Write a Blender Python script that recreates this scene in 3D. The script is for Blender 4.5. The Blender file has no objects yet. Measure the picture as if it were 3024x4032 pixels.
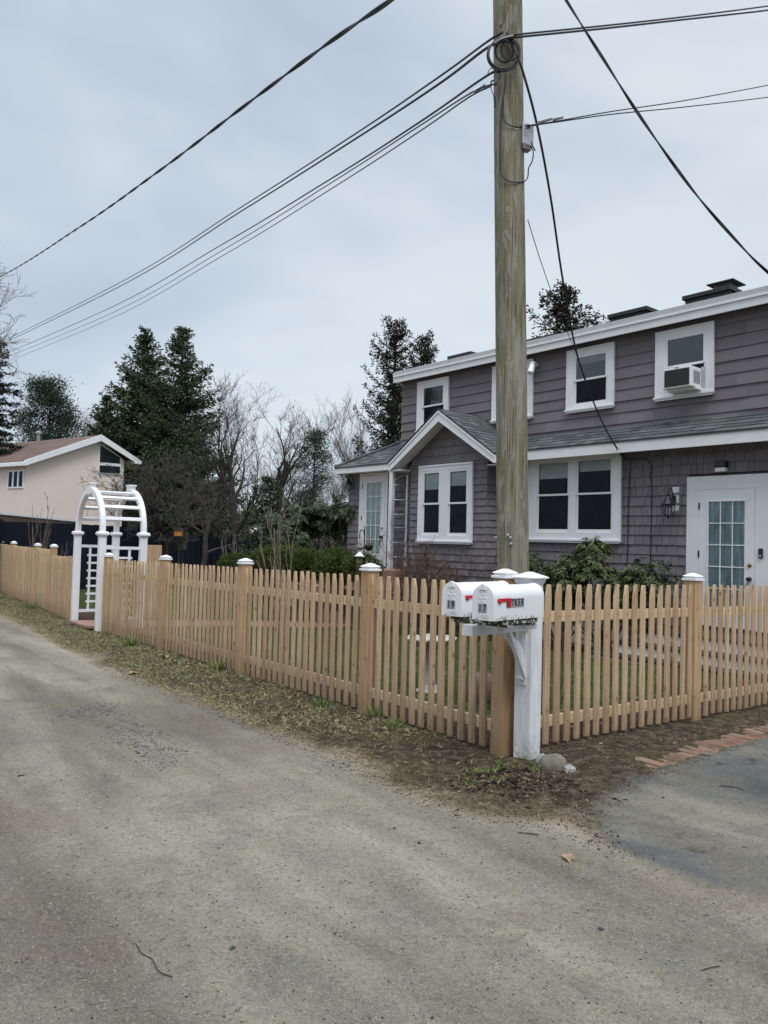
import bpy, math, random
import numpy as np
from mathutils import Matrix, Vector
random.seed(7)
RNG = np.random.default_rng(11)
C = bpy.context.scene.collection
S = bpy.context.scene

# ------------------------------------------------------------------ camera
FPX, PITCH, ROLL, CAMZ = 3030.0, 0.0393, 0.0274, 1.5
def _axes():
    F = np.array([0, math.cos(PITCH), math.sin(PITCH)]); R0 = np.array([1., 0, 0]); U0 = np.cross(R0, F)
    c, s = math.cos(ROLL), math.sin(ROLL)
    return F, c*R0 + s*U0, -s*R0 + c*U0
AF, AR, AU = _axes()
CAM = np.array([0, 0, CAMZ])
cd = bpy.data.cameras.new('camera'); cam = bpy.data.objects.new('camera', cd); C.objects.link(cam)
cd.sensor_fit = 'VERTICAL'; cd.sensor_height = 24.0; cd.lens = 24.0*FPX/4032.0
cd.clip_start = 0.05; cd.clip_end = 2000
m = Matrix.Identity(4)
for i in range(3):
    m[i][0] = AR[i]; m[i][1] = AU[i]; m[i][2] = -AF[i]; m[i][3] = CAM[i]
cam.matrix_world = m
S.camera = cam

# ------------------------------------------------------------------ world, sun, exposure
SUN_EL, SUN_AZ = math.radians(56), math.radians(163)      # azimuth clockwise from +Y
w = bpy.data.worlds.new('World'); S.world = w; w.use_nodes = True
nt = w.node_tree; nt.nodes.clear()
def N(t, **kw):
    n = nt.nodes.new(t)
    for k, v in kw.items(): setattr(n, k, v)
    return n
L = lambda a, b: nt.links.new(a, b)
out = N('ShaderNodeOutputWorld'); 
sky = N('ShaderNodeTexSky'); sky.sky_type = 'NISHITA'; sky.sun_disc = False
sky.sun_elevation = SUN_EL; sky.sun_rotation = SUN_AZ; sky.air_density = 1.2; sky.dust_density = 2.5
bgs = N('ShaderNodeBackground'); bgs.inputs[1].default_value = 0.1; L(sky.outputs[0], bgs.inputs[0])
tc = N('ShaderNodeTexCoord'); mp = N('ShaderNodeMapping'); mp.inputs['Scale'].default_value = (1, 1, 2.2)
mp.inputs['Rotation'].default_value = (0.0, 0.32, 0.3)
L(tc.outputs['Generated'], mp.inputs[0])
n1 = N('ShaderNodeTexNoise'); n1.inputs['Scale'].default_value = 1.25; n1.inputs['Detail'].default_value = 4.5; n1.inputs['Roughness'].default_value = 0.56; n1.inputs['Distortion'].default_value = 0.25
L(mp.outputs[0], n1.inputs['Vector'])
cr = N('ShaderNodeValToRGB'); e = cr.color_ramp; e.interpolation = 'B_SPLINE'
e.elements[0].position = 0.36; e.elements[0].color = (0.43, 0.51, 0.63, 1)
e.elements[1].position = 0.63; e.elements[1].color = (0.72, 0.785, 0.84, 1)
x = e.elements.new(0.5); x.color = (0.555, 0.63, 0.72, 1)
L(n1.outputs['Fac'], cr.inputs[0])
sep = N('ShaderNodeSeparateXYZ'); L(tc.outputs['Generated'], sep.inputs[0])
mr = N('ShaderNodeMapRange'); mr.interpolation_type = 'SMOOTHSTEP'
for k, v in zip((1, 2, 3, 4), (0.62, 1.0, 1.0, 4.2)): mr.inputs[k].default_value = v
L(sep.outputs['Z'], mr.inputs[0])
mh = N('ShaderNodeMapRange'); mh.interpolation_type = 'SMOOTHSTEP'   # thinner cloud, paler air close to the horizon
for k, v in zip((1, 2, 3, 4), (0.0, 0.34, 1.06, 1.0)): mh.inputs[k].default_value = v
L(sep.outputs['Z'], mh.inputs[0])
mm = N('ShaderNodeMath', operation='MULTIPLY'); L(mr.outputs[0], mm.inputs[0]); L(mh.outputs[0], mm.inputs[1])
bgc = N('ShaderNodeBackground'); L(cr.outputs[0], bgc.inputs[0]); L(mm.outputs[0], bgc.inputs[1])
mx = N('ShaderNodeMixShader'); mx.inputs[0].default_value = 0.86
L(bgs.outputs[0], mx.inputs[1]); L(bgc.outputs[0], mx.inputs[2]); L(mx.outputs[0], out.inputs[0])
sl = bpy.data.lights.new('sun', 'SUN'); sl.energy = 1.5; sl.angle = math.radians(24); sl.color = (1, 0.975, 0.94)
so = bpy.data.objects.new('sun', sl); C.objects.link(so)
sd = Vector((math.sin(SUN_AZ)*math.cos(SUN_EL), math.cos(SUN_AZ)*math.cos(SUN_EL), math.sin(SUN_EL)))
so.rotation_euler = sd.to_track_quat('Z', 'Y').to_euler(); so.location = (0, -5, 30)
S.view_settings.view_transform = 'Standard'; S.view_settings.look = 'None'
S.view_settings.exposure = 0.16; S.view_settings.gamma = 1.0
S.cycles.max_bounces = 8; S.cycles.transparent_max_bounces = 16

# ------------------------------------------------------------------ measuring helpers
def ray(px, py): return AF + AR*((px-1512)/FPX) - AU*((py-2016)/FPX)
def at(px, py, Y):
    d = ray(px, py); return CAM + d*(Y/d[1])
def gz(x, y):
    """height of the ground: falls 2 cm per metre away from the corner, level far off"""
    y2 = np.clip(y, -4, 17); return -.0033*(np.clip(x, -14, 14)-.905) - .0206*(y2-5.55)
def tag(o, label, cat, group=None, kind=None):
    if label: o['label'] = label
    if cat: o['category'] = cat
    if group: o['group'] = group
    if kind: o['kind'] = kind
    return o
def thing(name, label, cat, loc=(0, 0, 0), rz=0, group=None):
    o = bpy.data.objects.new(name, None); C.objects.link(o); o.empty_display_size = .1
    o.location = [float(v) for v in loc]; o.rotation_euler = (0, 0, rz)
    return tag(o, label, cat, group)
def copy_tree(o, parent=None):
    c = o.copy(); C.objects.link(c)
    if parent: c.parent = parent
    for ch in list(o.children): copy_tree(ch, c)
    return c

# ------------------------------------------------------------------ mesh builder
class MB:
    def __init__(s): s.v = []; s.f = []
    def add(s, vs, fs, M=None):
        b = len(s.v)
        if M is not None: vs = [tuple(M @ Vector(v)) for v in vs]
        s.v += [tuple(map(float, v)) for v in vs]; s.f += [tuple(b+i for i in f) for f in fs]; return s
    def box(s, x0, x1, y0, y1, z0, z1, M=None):
        return s.add([(x0,y0,z0),(x1,y0,z0),(x1,y1,z0),(x0,y1,z0),(x0,y0,z1),(x1,y0,z1),(x1,y1,z1),(x0,y1,z1)],
                     [(0,3,2,1),(4,5,6,7),(0,1,5,4),(1,2,6,5),(2,3,7,6),(3,0,4,7)], M)
    def sheet(s, x0, x1, y, z0, z1): return s.add([(x1,y,z0),(x0,y,z0),(x0,y,z1),(x1,y,z1)], [(0,1,2,3)])
    def frustum(s, cx, cy, z0, z1, a0, b0, a1, b1, M=None):
        vs = [(cx+i*a0, cy+j*b0, z0) for i, j in ((-1,-1),(1,-1),(1,1),(-1,1))] + [(cx+i*a1, cy+j*b1, z1) for i, j in ((-1,-1),(1,-1),(1,1),(-1,1))]
        return s.add(vs, [(0,3,2,1),(4,5,6,7),(0,1,5,4),(1,2,6,5),(2,3,7,6),(3,0,4,7)], M)
    def prism(s, poly, axis, a, b, M=None):
        """poly in the plane normal to axis (0:x -> (y,z), 1:y -> (x,z), 2:z -> (x,y))"""
        def P(p, c):
            return {0: (c, p[0], p[1]), 1: (p[0], c, p[1]), 2: (p[0], p[1], c)}[axis]
        n = len(poly); vs = [P(p, a) for p in poly] + [P(p, b) for p in poly]
        fs = [tuple(range(n-1, -1, -1)), tuple(range(n, 2*n))] + [(i, (i+1) % n, n+(i+1) % n, n+i) for i in range(n)]
        return s.add(vs, fs, M)
    def tube(s, pts, r, sides=8, caps=True, M=None):
        pts = [Vector([float(c) for c in p]) for p in pts]; n = len(pts)
        rs = r if isinstance(r, (list, tuple, np.ndarray)) else [r]*n
        vs = []; up = None
        for i, p in enumerate(pts):
            t = (pts[min(i+1, n-1)] - pts[max(i-1, 0)]).normalized()
            if up is None: up = t.orthogonal().normalized()
            up = (up - t*up.dot(t)).normalized(); bi = t.cross(up)
            for k in range(sides):
                a = 2*math.pi*k/sides; vs.append(tuple(p + (up*math.cos(a) + bi*math.sin(a))*rs[i]))
        fs = [(i*sides+k, i*sides+(k+1) % sides, (i+1)*sides+(k+1) % sides, (i+1)*sides+k) for i in range(n-1) for k in range(sides)]
        if caps: fs += [tuple(range(sides-1, -1, -1)), tuple(range((n-1)*sides, n*sides))]
        return s.add(vs, fs, M)
    def lathe(s, prof, cx=0, cy=0, sides=24, M=None, sx=1, sy=1):
        vs = []
        for r, z in prof:
            for k in range(sides):
                a = 2*math.pi*k/sides; vs.append((cx+sx*r*math.cos(a), cy+sy*r*math.sin(a), z))
        n = len(prof)
        fs = [(i*sides+k, i*sides+(k+1) % sides, (i+1)*sides+(k+1) % sides, (i+1)*sides+k) for i in range(n-1) for k in range(sides)]
        fs += [tuple(range(sides-1, -1, -1)), tuple(range((n-1)*sides, n*sides))]
        return s.add(vs, fs, M)
    def build(s, name, mat, parent=None, smooth=False, bevel=0, loc=None):
        me = bpy.data.meshes.new(name); me.from_pydata(s.v, [], s.f); me.update()
        return link(name, me, mat, parent, smooth, bevel, loc)
def link(name, me, mat, parent=None, smooth=False, bevel=0, loc=None):
    if mat: me.materials.append(mat)
    if smooth:
        me.polygons.foreach_set('use_smooth', [True]*len(me.polygons))
        try: me.set_sharp_from_angle(angle=math.radians(42))
        except Exception: pass
    o = bpy.data.objects.new(name, me); C.objects.link(o)
    if parent: o.parent = parent
    if loc is not None: o.location = [float(c) for c in loc]
    if bevel:
        b = o.modifiers.new('bevel', 'BEVEL'); b.width = bevel; b.segments = 2; b.limit_method = 'ANGLE'; b.angle_limit = math.radians(40)
    return o
def np_mesh(name, V, F):
    """V (n,3), F (m,k) arrays -> mesh, fast"""
    me = bpy.data.meshes.new(name); m, k = F.shape
    me.vertices.add(len(V)); me.vertices.foreach_set('co', np.ascontiguousarray(V, dtype=np.float32).ravel())
    me.loops.add(m*k); me.loops.foreach_set('vertex_index', np.ascontiguousarray(F, dtype=np.int32).ravel())
    me.polygons.add(m); me.polygons.foreach_set('loop_start', np.arange(0, m*k, k, dtype=np.int32))
    me.polygons.foreach_set('loop_total', np.full(m, k, dtype=np.int32))
    me.update(calc_edges=True); return me
def unit(a): return a/np.maximum(np.linalg.norm(a, axis=-1, keepdims=True), 1e-9)
def leaves(P, D, Wd, ln, wd, droop=0.0, fold=0.0):
    """one kite-shaped leaf per point: P base, D direction, Wd width direction"""
    D = unit(D); Wd = unit(Wd - D*np.sum(Wd*D, 1, keepdims=True))
    ln = np.reshape(ln, (-1, 1)); wd = np.reshape(wd, (-1, 1)); n = len(P)
    dn = np.zeros_like(P); dn[:, 2] = -1
    a = P; b = P + D*ln*.45 + Wd*wd*.5 + dn*ln*droop*.3; c = P + D*ln + dn*ln*droop; d = P + D*ln*.45 - Wd*wd*.5 + dn*ln*droop*.3
    V = np.stack([a, b, c, d], 1).reshape(-1, 3); F = np.arange(4*n).reshape(n, 4)
    return V, F
def segs(P0, P1, R0, R1, sides=3):
    """separate tapered sticks, vectorised"""
    n = len(P0); t = unit(P1-P0); h = np.where(np.abs(t[:, 2:3]) < .9, np.array([[0, 0, 1.]]), np.array([[1., 0, 0]]))
    u = unit(np.cross(t, h)); v = np.cross(t, u); V = np.zeros((n, 2*sides, 3))
    for k in range(sides):
        a = 2*math.pi*k/sides; o = u*math.cos(a) + v*math.sin(a)
        V[:, k] = P0 + o*R0[:, None]; V[:, sides+k] = P1 + o*R1[:, None]
    base = (np.arange(n)*2*sides)[:, None]
    F = np.concatenate([base + np.array([[k, (k+1) % sides, sides+(k+1) % sides, sides+k]]) for k in range(sides)])
    return V.reshape(-1, 3), F
def join(parts):
    Vs, Fs, b = [], [], 0
    for V, F in parts: Vs.append(V); Fs.append(F+b); b += len(V)
    return np.concatenate(Vs), np.concatenate(Fs)

# ------------------------------------------------------------------ materials
class MT:
    def __init__(s, name):
        s.m = bpy.data.materials.new(name); s.m.use_nodes = True; s.nt = s.m.node_tree
        s.b = s.nt.nodes['Principled BSDF']; s.tc = s.nt.nodes.new('ShaderNodeTexCoord')
    def n(s, t, **kw):
        n = s.nt.nodes.new(t)
        for k, v in kw.items(): setattr(n, k, v)
        return n
    def l(s, a, b): s.nt.links.new(a, b)
    def noise(s, scale, detail=4, rough=.6, stretch=None, coord='Object', dist=0):
        n = s.n('ShaderNodeTexNoise'); n.inputs['Scale'].default_value = scale; n.inputs['Detail'].default_value = detail
        n.inputs['Roughness'].default_value = rough; n.inputs['Distortion'].default_value = dist
        v = s.tc.outputs[coord]
        if stretch:
            mp = s.n('ShaderNodeMapping'); mp.inputs['Scale'].default_value = stretch; s.l(v, mp.inputs[0]); v = mp.outputs[0]
        s.l(v, n.inputs['Vector']); return n.outputs['Fac']
    def ramp(s, fac, stops, interp='LINEAR'):
        r = s.n('ShaderNodeValToRGB'); e = r.color_ramp; e.interpolation = interp
        while len(e.elements) < len(stops): e.elements.new(.5)
        for el, (p, c) in zip(e.elements, stops):
            el.position = p; el.color = (c[0], c[1], c[2], 1) if hasattr(c, '__len__') else (c, c, c, 1)
        s.l(fac, r.inputs[0]); return r.outputs[0]
    def mix(s, fac, a, b, mode='MIX'):
        n = s.n('ShaderNodeMix', data_type='RGBA', blend_type=mode)
        for sock, v in ((n.inputs['Factor'], fac), (n.inputs[6], a), (n.inputs[7], b)):
            if hasattr(v, 'links'): s.l(v, sock)
            elif hasattr(v, '__len__'): sock.default_value = (*v, 1)
            else: sock.default_value = v
        return n.outputs[2]
    def math(s, op, a, b=0.0, c=None):
        n = s.n('ShaderNodeMath', operation=op)
        for i, v in enumerate((a, b) if c is None else (a, b, c)):
            if hasattr(v, 'links'): s.l(v, n.inputs[i])
            else: n.inputs[i].default_value = v
        return n.outputs[0]
    def island(s): return s.n('ShaderNodeNewGeometry').outputs['Random Per Island']
    def rnd(s): return s.n('ShaderNodeObjectInfo').outputs['Random']
    def bump(s, h, strength=.4, dist=.01, prev=None):
        b = s.n('ShaderNodeBump'); b.inputs['Strength'].default_value = strength; b.inputs['Distance'].default_value = dist
        s.l(h, b.inputs['Height'])
        if prev: s.l(prev, b.inputs['Normal'])
        s.l(b.outputs[0], s.b.inputs['Normal']); return b.outputs[0]
    def col(s, c):
        if hasattr(c, 'links'): s.l(c, s.b.inputs['Base Color'])
        else: s.b.inputs['Base Color'].default_value = (*c, 1)
        return s
    def set(s, rough=.6, metal=0, spec=.5):
        s.b.inputs['Roughness'].default_value = rough; s.b.inputs['Metallic'].default_value = metal
        s.b.inputs['Specular IOR Level'].default_value = spec; return s
def simple(name, c, rough=.6, metal=0, var=.12, scale=6, bump=0, spec=.5, stretch=None):
    t = MT(name).set(rough, metal, spec); f = t.noise(scale, 4, .6, stretch)
    lo = tuple(v*(1-var) for v in c); hi = tuple(min(1, v*(1+var)) for v in c)
    t.col(t.ramp(f, [(.3, lo), (.7, hi)]))
    if bump: t.bump(t.noise(scale*6, 3), bump, .004)
    return t.m

def wood_mat(name, a, b, c, kn=True, grey=0.0):
    t = MT(name).set(.72, 0, .3)
    off = t.n('ShaderNodeVectorMath', operation='ADD'); rs = t.math('MULTIPLY', t.rnd(), 37.0)
    cx = t.n('ShaderNodeCombineXYZ'); t.l(rs, cx.inputs[0]); t.l(rs, cx.inputs[2]); t.l(t.tc.outputs['Object'], off.inputs[0]); t.l(cx.outputs[0], off.inputs[1])
    mp = t.n('ShaderNodeMapping'); mp.inputs['Scale'].default_value = (30, 30, 1.6); t.l(off.outputs[0], mp.inputs[0])
    g = t.n('ShaderNodeTexNoise'); g.inputs['Scale'].default_value = 1; g.inputs['Detail'].default_value = 5; t.l(mp.outputs[0], g.inputs['Vector'])
    base = t.ramp(g.outputs['Fac'], [(.3, a), (.5, b), (.72, c)])
    big = t.n('ShaderNodeTexNoise'); big.inputs['Scale'].default_value = 1.4; big.inputs['Detail'].default_value = 2; t.l(off.outputs[0], big.inputs['Vector'])
    base = t.mix(t.ramp(big.outputs['Fac'], [(.35, 0), (.7, .45)]), base, (c[0]*.85, c[1]*.8, c[2]*.72))
    base = t.mix(t.math('MULTIPLY', t.rnd(), .8), base, (a[0]*.94, a[1]*.90, a[2]*.88))
    if kn:
        v = t.n('ShaderNodeTexVoronoi'); v.inputs['Scale'].default_value = 1; v.distance = 'EUCLIDEAN'
        mk = t.n('ShaderNodeMapping'); mk.inputs['Scale'].default_value = (13, 13, 6); t.l(off.outputs[0], mk.inputs[0]); t.l(mk.outputs[0], v.inputs['Vector'])
        base = t.mix(t.ramp(v.outputs['Distance'], [(.0, .95), (.085, .75), (.13, .25), (.20, 0)]), base, (a[0]*.34, a[1]*.22, a[2]*.15))
    fib = t.n('ShaderNodeTexNoise'); fib.inputs['Scale'].default_value = 1; fib.inputs['Detail'].default_value = 3; mf = t.n('ShaderNodeMapping'); mf.inputs['Scale'].default_value = (110, 110, 3.5); t.l(off.outputs[0], mf.inputs[0]); t.l(mf.outputs[0], fib.inputs['Vector'])
    base = t.mix(t.ramp(fib.outputs['Fac'], [(.38, .55), (.5, 0)]), base, (a[0]*.68, a[1]*.6, a[2]*.52))
    ob = t.n('ShaderNodeSeparateXYZ'); t.l(t.tc.outputs['Object'], ob.inputs[0])
    soil = t.n('ShaderNodeMapRange'); 
    for k, vv in zip((1, 2, 3, 4), (0.0, .34, .75, 0)): soil.inputs[k].default_value = vv
    t.l(ob.outputs['Z'], soil.inputs[0])
    soilf = t.math('MULTIPLY', soil.outputs[0], t.ramp(t.noise(9, 3), [(.3, .4), (.7, 1)]))
    base = t.mix(soilf, base, (.16, .115, .065))            # splashed mud low down
    t.col(base); t.bump(g.outputs['Fac'], .35, .003); return t.m

M = {}
M['wood'] = wood_mat('new_cedar', (.43, .298, .185), (.56, .415, .265), (.665, .51, .345))
M['postwood'] = wood_mat('post_cedar', (.46, .305, .175), (.57, .40, .24), (.655, .485, .305))
M['railwood'] = wood_mat('rail_pine', (.66, .48, .30), (.74, .57, .38), (.80, .65, .46), kn=False)
M['white'] = simple('white_paint', (.80, .80, .81), .45, var=.04, scale=3, bump=.05)
M['plastic_white'] = simple('white_vinyl', (.84, .84, .86), .3, var=.02, scale=2)
def weathered_white():
    t = MT('weathered_white_paint').set(.6, 0, .3)
    s1 = t.noise(5, 5, .65, (4, 4, .7)); s2 = t.noise(22, 5, .7, (1, 1, .35))
    c = t.ramp(s1, [(.35, (.62, .63, .64)), (.6, (.76, .77, .79))])
    c = t.mix(t.ramp(s2, [(.62, 0), (.72, .5)]), c, (.40, .39, .36))
    ob = t.n('ShaderNodeSeparateXYZ'); t.l(t.tc.outputs['Object'], ob.inputs[0]); lo = t.n('ShaderNodeMapRange')
    for k, v in zip((1, 2, 3, 4), (0, .22, .8, 0)): lo.inputs[k].default_value = v
    t.l(ob.outputs['Z'], lo.inputs[0]); c = t.mix(t.math('MULTIPLY', lo.outputs[0], t.ramp(t.noise(26, 5, .75), [(.42, 0), (.62, 1)])), c, (.24, .20, .15))   # splashed mud
    t.col(c); t.bump(s2, .25, .003); return t.m
M['oldwhite'] = weathered_white()
def peel():
    t = MT('peeling_board').set(.85, 0, .2)
    f = t.noise(38, 4, .7); g = t.noise(9, 4, .6)
    c = t.mix(t.ramp(f, [(.54, 0), (.57, 1)]), t.ramp(g, [(.3, (.035, .033, .027)), (.7, (.10, .095, .065))]), (.55, .55, .54))
    t.col(c); t.bump(f, .6, .006); return t.m
M['peel'] = peel()
M['black'] = simple('black_metal', (.015, .015, .017), .4, 0, var=.2)
M['cable'] = simple('cable_sheath', (.012, .012, .014), .55, var=.2)
M['galv'] = simple('galvanised_steel', (.42, .43, .44), .45, .7, var=.2, scale=20)
M['nail'] = simple('dull_nail', (.16, .11, .07), .6)
M['brass'] = simple('aged_brass', (.30, .20, .08), .35, .9, var=.25, scale=30)
M['red'] = simple('red_flag_paint', (.50, .006, .016), .35, var=.1)
M['letter'] = simple('black_lettering', (.006, .006, .012), .4, var=.05)
M['decal'] = simple('silver_decal', (.36, .37, .38), .35, .2, var=.12, scale=60)
def mailbox_mat():
    t = MT('mailbox_enamel').set(.28, 0, .5)
    ob = t.n('ShaderNodeSeparateXYZ'); t.l(t.tc.outputs['Object'], ob.inputs[0])
    f = t.noise(14, 5, .65); lo = t.n('ShaderNodeMapRange')
    for k, v in zip((1, 2, 3, 4), (0, .035, .95, 0)): lo.inputs[k].default_value = v
    t.l(ob.outputs['Z'], lo.inputs[0])
    rust = t.math('MULTIPLY', lo.outputs[0], t.ramp(f, [(.5, 0), (.58, 1)]))
    c = t.mix(t.ramp(t.noise(5, 3), [(.3, 0), (.8, 1)]), (.80, .80, .82), (.72, .73, .76))
    t.col(t.mix(rust, c, (.13, .105, .05))); return t.m
M['mail'] = mailbox_mat()
def siding(name, a, b):
    t = MT(name).set(.75, 0, .25); i = t.island(); f = t.noise(3, 4); g = t.noise(60, 4, .6, (1, 1, .12))
    c = t.ramp(i, [(0, a), (1, b)]); c = t.mix(t.ramp(f, [(.3, 0), (.75, .18)]), c, (a[0]*.75, a[1]*.75, a[2]*.74))
    st = t.noise(1, 4, .6, (9, 9, .8)); c = t.mix(t.ramp(st, [(.6, 0), (.75, .35)]), c, (a[0]*.6, a[1]*.6, a[2]*.58))
    t.col(c); t.bump(g, .35, .004); return t.m
M['siding'] = siding('mauve_grey_shingle', (.176, .157, .168), (.216, .194, .207))
M['sidingcore'] = simple('shingle_backing', (.05, .045, .05), .9)
def roofmat(name, cols):
    t = MT(name).set(.9, 0, .2); i = t.island()
    c = t.ramp(i, [(k/(len(cols)-1), v) for k, v in enumerate(cols)])
    n = t.noise(220, 3, .7); c = t.mix(.22, c, t.ramp(n, [(.3, (.02, .024, .024)), (.7, (.16, .18, .17))])); t.col(c); t.bump(n, .5, .004); return t.m
M['roof'] = roofmat('green_grey_asphalt_shingle', [(.045, .050, .052), (.078, .086, .088), (.145, .152, .148), (.06, .064, .066), (.108, .115, .115)])
M['roofbrown'] = simple('brown_asphalt_roof', (.125, .078, .058), .9, var=.35, scale=1.3, stretch=(1, 1, .3))
M['roofdark'] = simple('dark_far_roof', (.075, .075, .08), .9, var=.25, scale=3)
M['darkbox'] = simple('black_flashing', (.022, .024, .024), .55, var=.25)
M['dripgrey'] = simple('grey_drip_edge', (.50, .50, .51), .5, var=.06)
M['stucco'] = simple('beige_stucco', (.77, .645, .575), .9, var=.035, scale=.5, bump=.2)
M['navy'] = simple('navy_board', (.008, .011, .021), .8, var=.3, scale=8, stretch=(8, 8, .5), spec=.2)
def glass(ior=1.22):
    t = MT('window_glass'); t.nt.nodes.remove(t.b)
    o = [n for n in t.nt.nodes if n.type == 'OUTPUT_MATERIAL'][0]
    tr = t.n('ShaderNodeBsdfTransparent'); tr.inputs[0].default_value = (.80, .84, .85, 1)
    gl = t.n('ShaderNodeBsdfGlossy'); gl.inputs['Roughness'].default_value = .02; gl.inputs[0].default_value = (.75, .85, .92, 1)
    fr = t.n('ShaderNodeFresnel'); fr.inputs[0].default_value = ior
    bm = t.n('ShaderNodeBump'); bm.inputs['Strength'].default_value = .05; bm.inputs['Distance'].default_value = .02
    t.l(t.noise(2.2, 2), bm.inputs['Height']); t.l(bm.outputs[0], gl.inputs['Normal'])
    mx = t.n('ShaderNodeMixShader'); t.l(fr.outputs[0], mx.inputs[0]); t.l(tr.outputs[0], mx.inputs[1]); t.l(gl.outputs[0], mx.inputs[2]); t.l(mx.outputs[0], o.inputs[0])
    return t.m
M['glass'] = glass()
M['glassup'] = glass(2.0)
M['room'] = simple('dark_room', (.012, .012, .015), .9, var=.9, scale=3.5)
M['blind'] = simple('roman_blind', (.60, .62, .58), .9, var=.1, scale=4)
M['curtain'] = simple('blue_grey_curtain', (.50, .60, .63), .9, var=.35, scale=6, stretch=(3, 3, .4))  # vertical streaks of tone paint extra fold shading into the colour
M['curtainpale'] = simple('pale_green_curtain', (.72, .80, .73), .9, var=.12, scale=5)
M['screen'] = simple('insect_screen', (.05, .05, .055), .7)
def pole_mat():
    t = MT('weathered_pole').set(.92, 0, .12)
    g = t.noise(1, 6, .7, (34, 34, 1.3), dist=.35); f = t.noise(1, 4, .55, (90, 90, 1.0), dist=.2); big = t.noise(1, 4, .6, (5, 5, .9), dist=.6); fl = t.noise(1, 5, .6, (9, 9, 2.2), dist=1.1)
    c = t.ramp(g, [(.28, (.13, .115, .085)), (.45, (.255, .235, .185)), (.6, (.33, .31, .255)), (.75, (.42, .40, .35))])
    c = t.mix(t.ramp(big, [(.42, 0), (.60, .70)]), c, t.ramp(g, [(.3, (.105, .098, .050)), (.7, (.235, .222, .130))]))
    c = t.mix(t.ramp(fl, [(.56, 0), (.575, .6), (.66, .25)]), c, (.40, .385, .33))
    c = t.mix(t.ramp(f, [(.375, .8), (.41, 0)]), c, (.06, .05, .032))
    v = t.n('ShaderNodeTexVoronoi'); mk = t.n('ShaderNodeMapping'); mk.inputs['Scale'].default_value = (6, 6, 1.7); t.l(t.tc.outputs['Object'], mk.inputs[0]); t.l(mk.outputs[0], v.inputs['Vector'])
    c = t.mix(t.ramp(v.outputs['Distance'], [(.0, .9), (.05, .6), (.09, 0)]), c, (.055, .045, .03))
    t.col(c); b = t.bump(g, .8, .015); b = t.bump(f, .8, .012, b); t.bump(fl, .5, .02, b); return t.m
M['pole'] = pole_mat()
def leafmat(name, cols, rough=.55, spec=.3, trans=0):
    t = MT(name).set(rough, 0, spec); i = t.island()
    c = t.ramp(i, [(k/(len(cols)-1), v) for k, v in enumerate(cols)])
    c = t.mix(t.ramp(t.noise(.9, 3), [(.35, 0), (.65, .5)]), c, tuple(.55*v for v in cols[0])); t.col(c); return t.m
M['hemlock'] = leafmat('hemlock_needles', [(.024, .044, .020), (.042, .072, .028), (.062, .092, .036), (.12, .115, .05)], .7, .2)
M['pine'] = leafmat('pine_needles', [(.018, .036, .020), (.030, .054, .028), (.046, .072, .036)], .7, .2)
M['spruce'] = leafmat('spruce_needles', [(.010, .018, .011), (.018, .028, .016), (.026, .034, .020)], .7, .2)
M['cedar'] = leafmat('cedar_sprays', [(.018, .026, .014), (.034, .042, .020), (.058, .054, .026), (.10, .070, .042)], .7, .2)
M['rhodo'] = leafmat('rhododendron_leaves', [(.022, .042, .017), (.042, .068, .025), (.075, .105, .042), (.14, .155, .08)], .5, .25)
M['rhodo2'] = leafmat('andromeda_leaves', [(.022, .044, .016), (.042, .070, .024), (.080, .105, .034), (.14, .13, .045)], .5, .25)
M['yew'] = leafmat('yew_needles', [(.026, .048, .012), (.050, .078, .018), (.085, .11, .026), (.125, .14, .036)], .6, .3)
M['bark'] = simple('grey_bark', (.068, .058, .052), .95, var=.35, scale=14, stretch=(2, 2, .5))
M['barkpale'] = simple('pale_bark', (.20, .175, .155), .95, var=.25, scale=14)
M['barkdark'] = simple('dark_bark', (.045, .036, .030), .95, var=.35, scale=14)
M['barkapple'] = simple('apple_bark', (.115, .090, .078), .95, var=.35, scale=14)
M['twigred'] = simple('reddish_twig', (.095, .055, .038), .9, var=.3, scale=10)
M['sapling'] = simple('sapling_bark', (.20, .165, .125), .9, var=.25, scale=12)
M['stone'] = simple('fieldstone', (.17, .155, .115), .9, var=.35, scale=14, bump=.4)
M['granite'] = simple('broken_granite', (.30, .31, .30), .85, var=.3, scale=30, bump=.5)
M['cement'] = simple('cast_stone', (.42, .40, .36), .9, var=.25, scale=12, bump=.3)
def brick_mat():
    t = MT('red_brick').set(.9, 0, .2); c = t.ramp(t.rnd(), [(0, (.13, .062, .045)), (.5, (.185, .095, .072)), (1, (.24, .14, .105))])
    c = t.mix(t.ramp(t.noise(18, 5), [(.42, 0), (.62, .85)]), c, (.20, .155, .11)); t.col(c); t.bump(t.noise(70, 4), .5, .004); return t.m
M['brick'] = brick_mat()
def grassmat(name, cols):
    t = MT(name).set(.7, 0, .2); t.col(t.ramp(t.island(), [(k/(len(cols)-1), v) for k, v in enumerate(cols)])); return t.m
M['verge'] = grassmat('verge_grass', [(.10, .135, .035), (.24, .235, .095), (.38, .33, .19), (.14, .18, .05), (.42, .37, .23), (.17, .19, .06)])
M['lawn'] = grassmat('lawn_grass', [(.045, .082, .018), (.075, .118, .026), (.11, .15, .038), (.22, .20, .09)])
M['sprout'] = grassmat('sprouts', [(.08, .13, .03), (.14, .20, .045), (.25, .26, .11), (.10, .16, .035)])
M['dry'] = grassmat('dry_leaf_litter', [(.10, .055, .035), (.20, .12, .075), (.33, .24, .16), (.06, .035, .025)])

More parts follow.
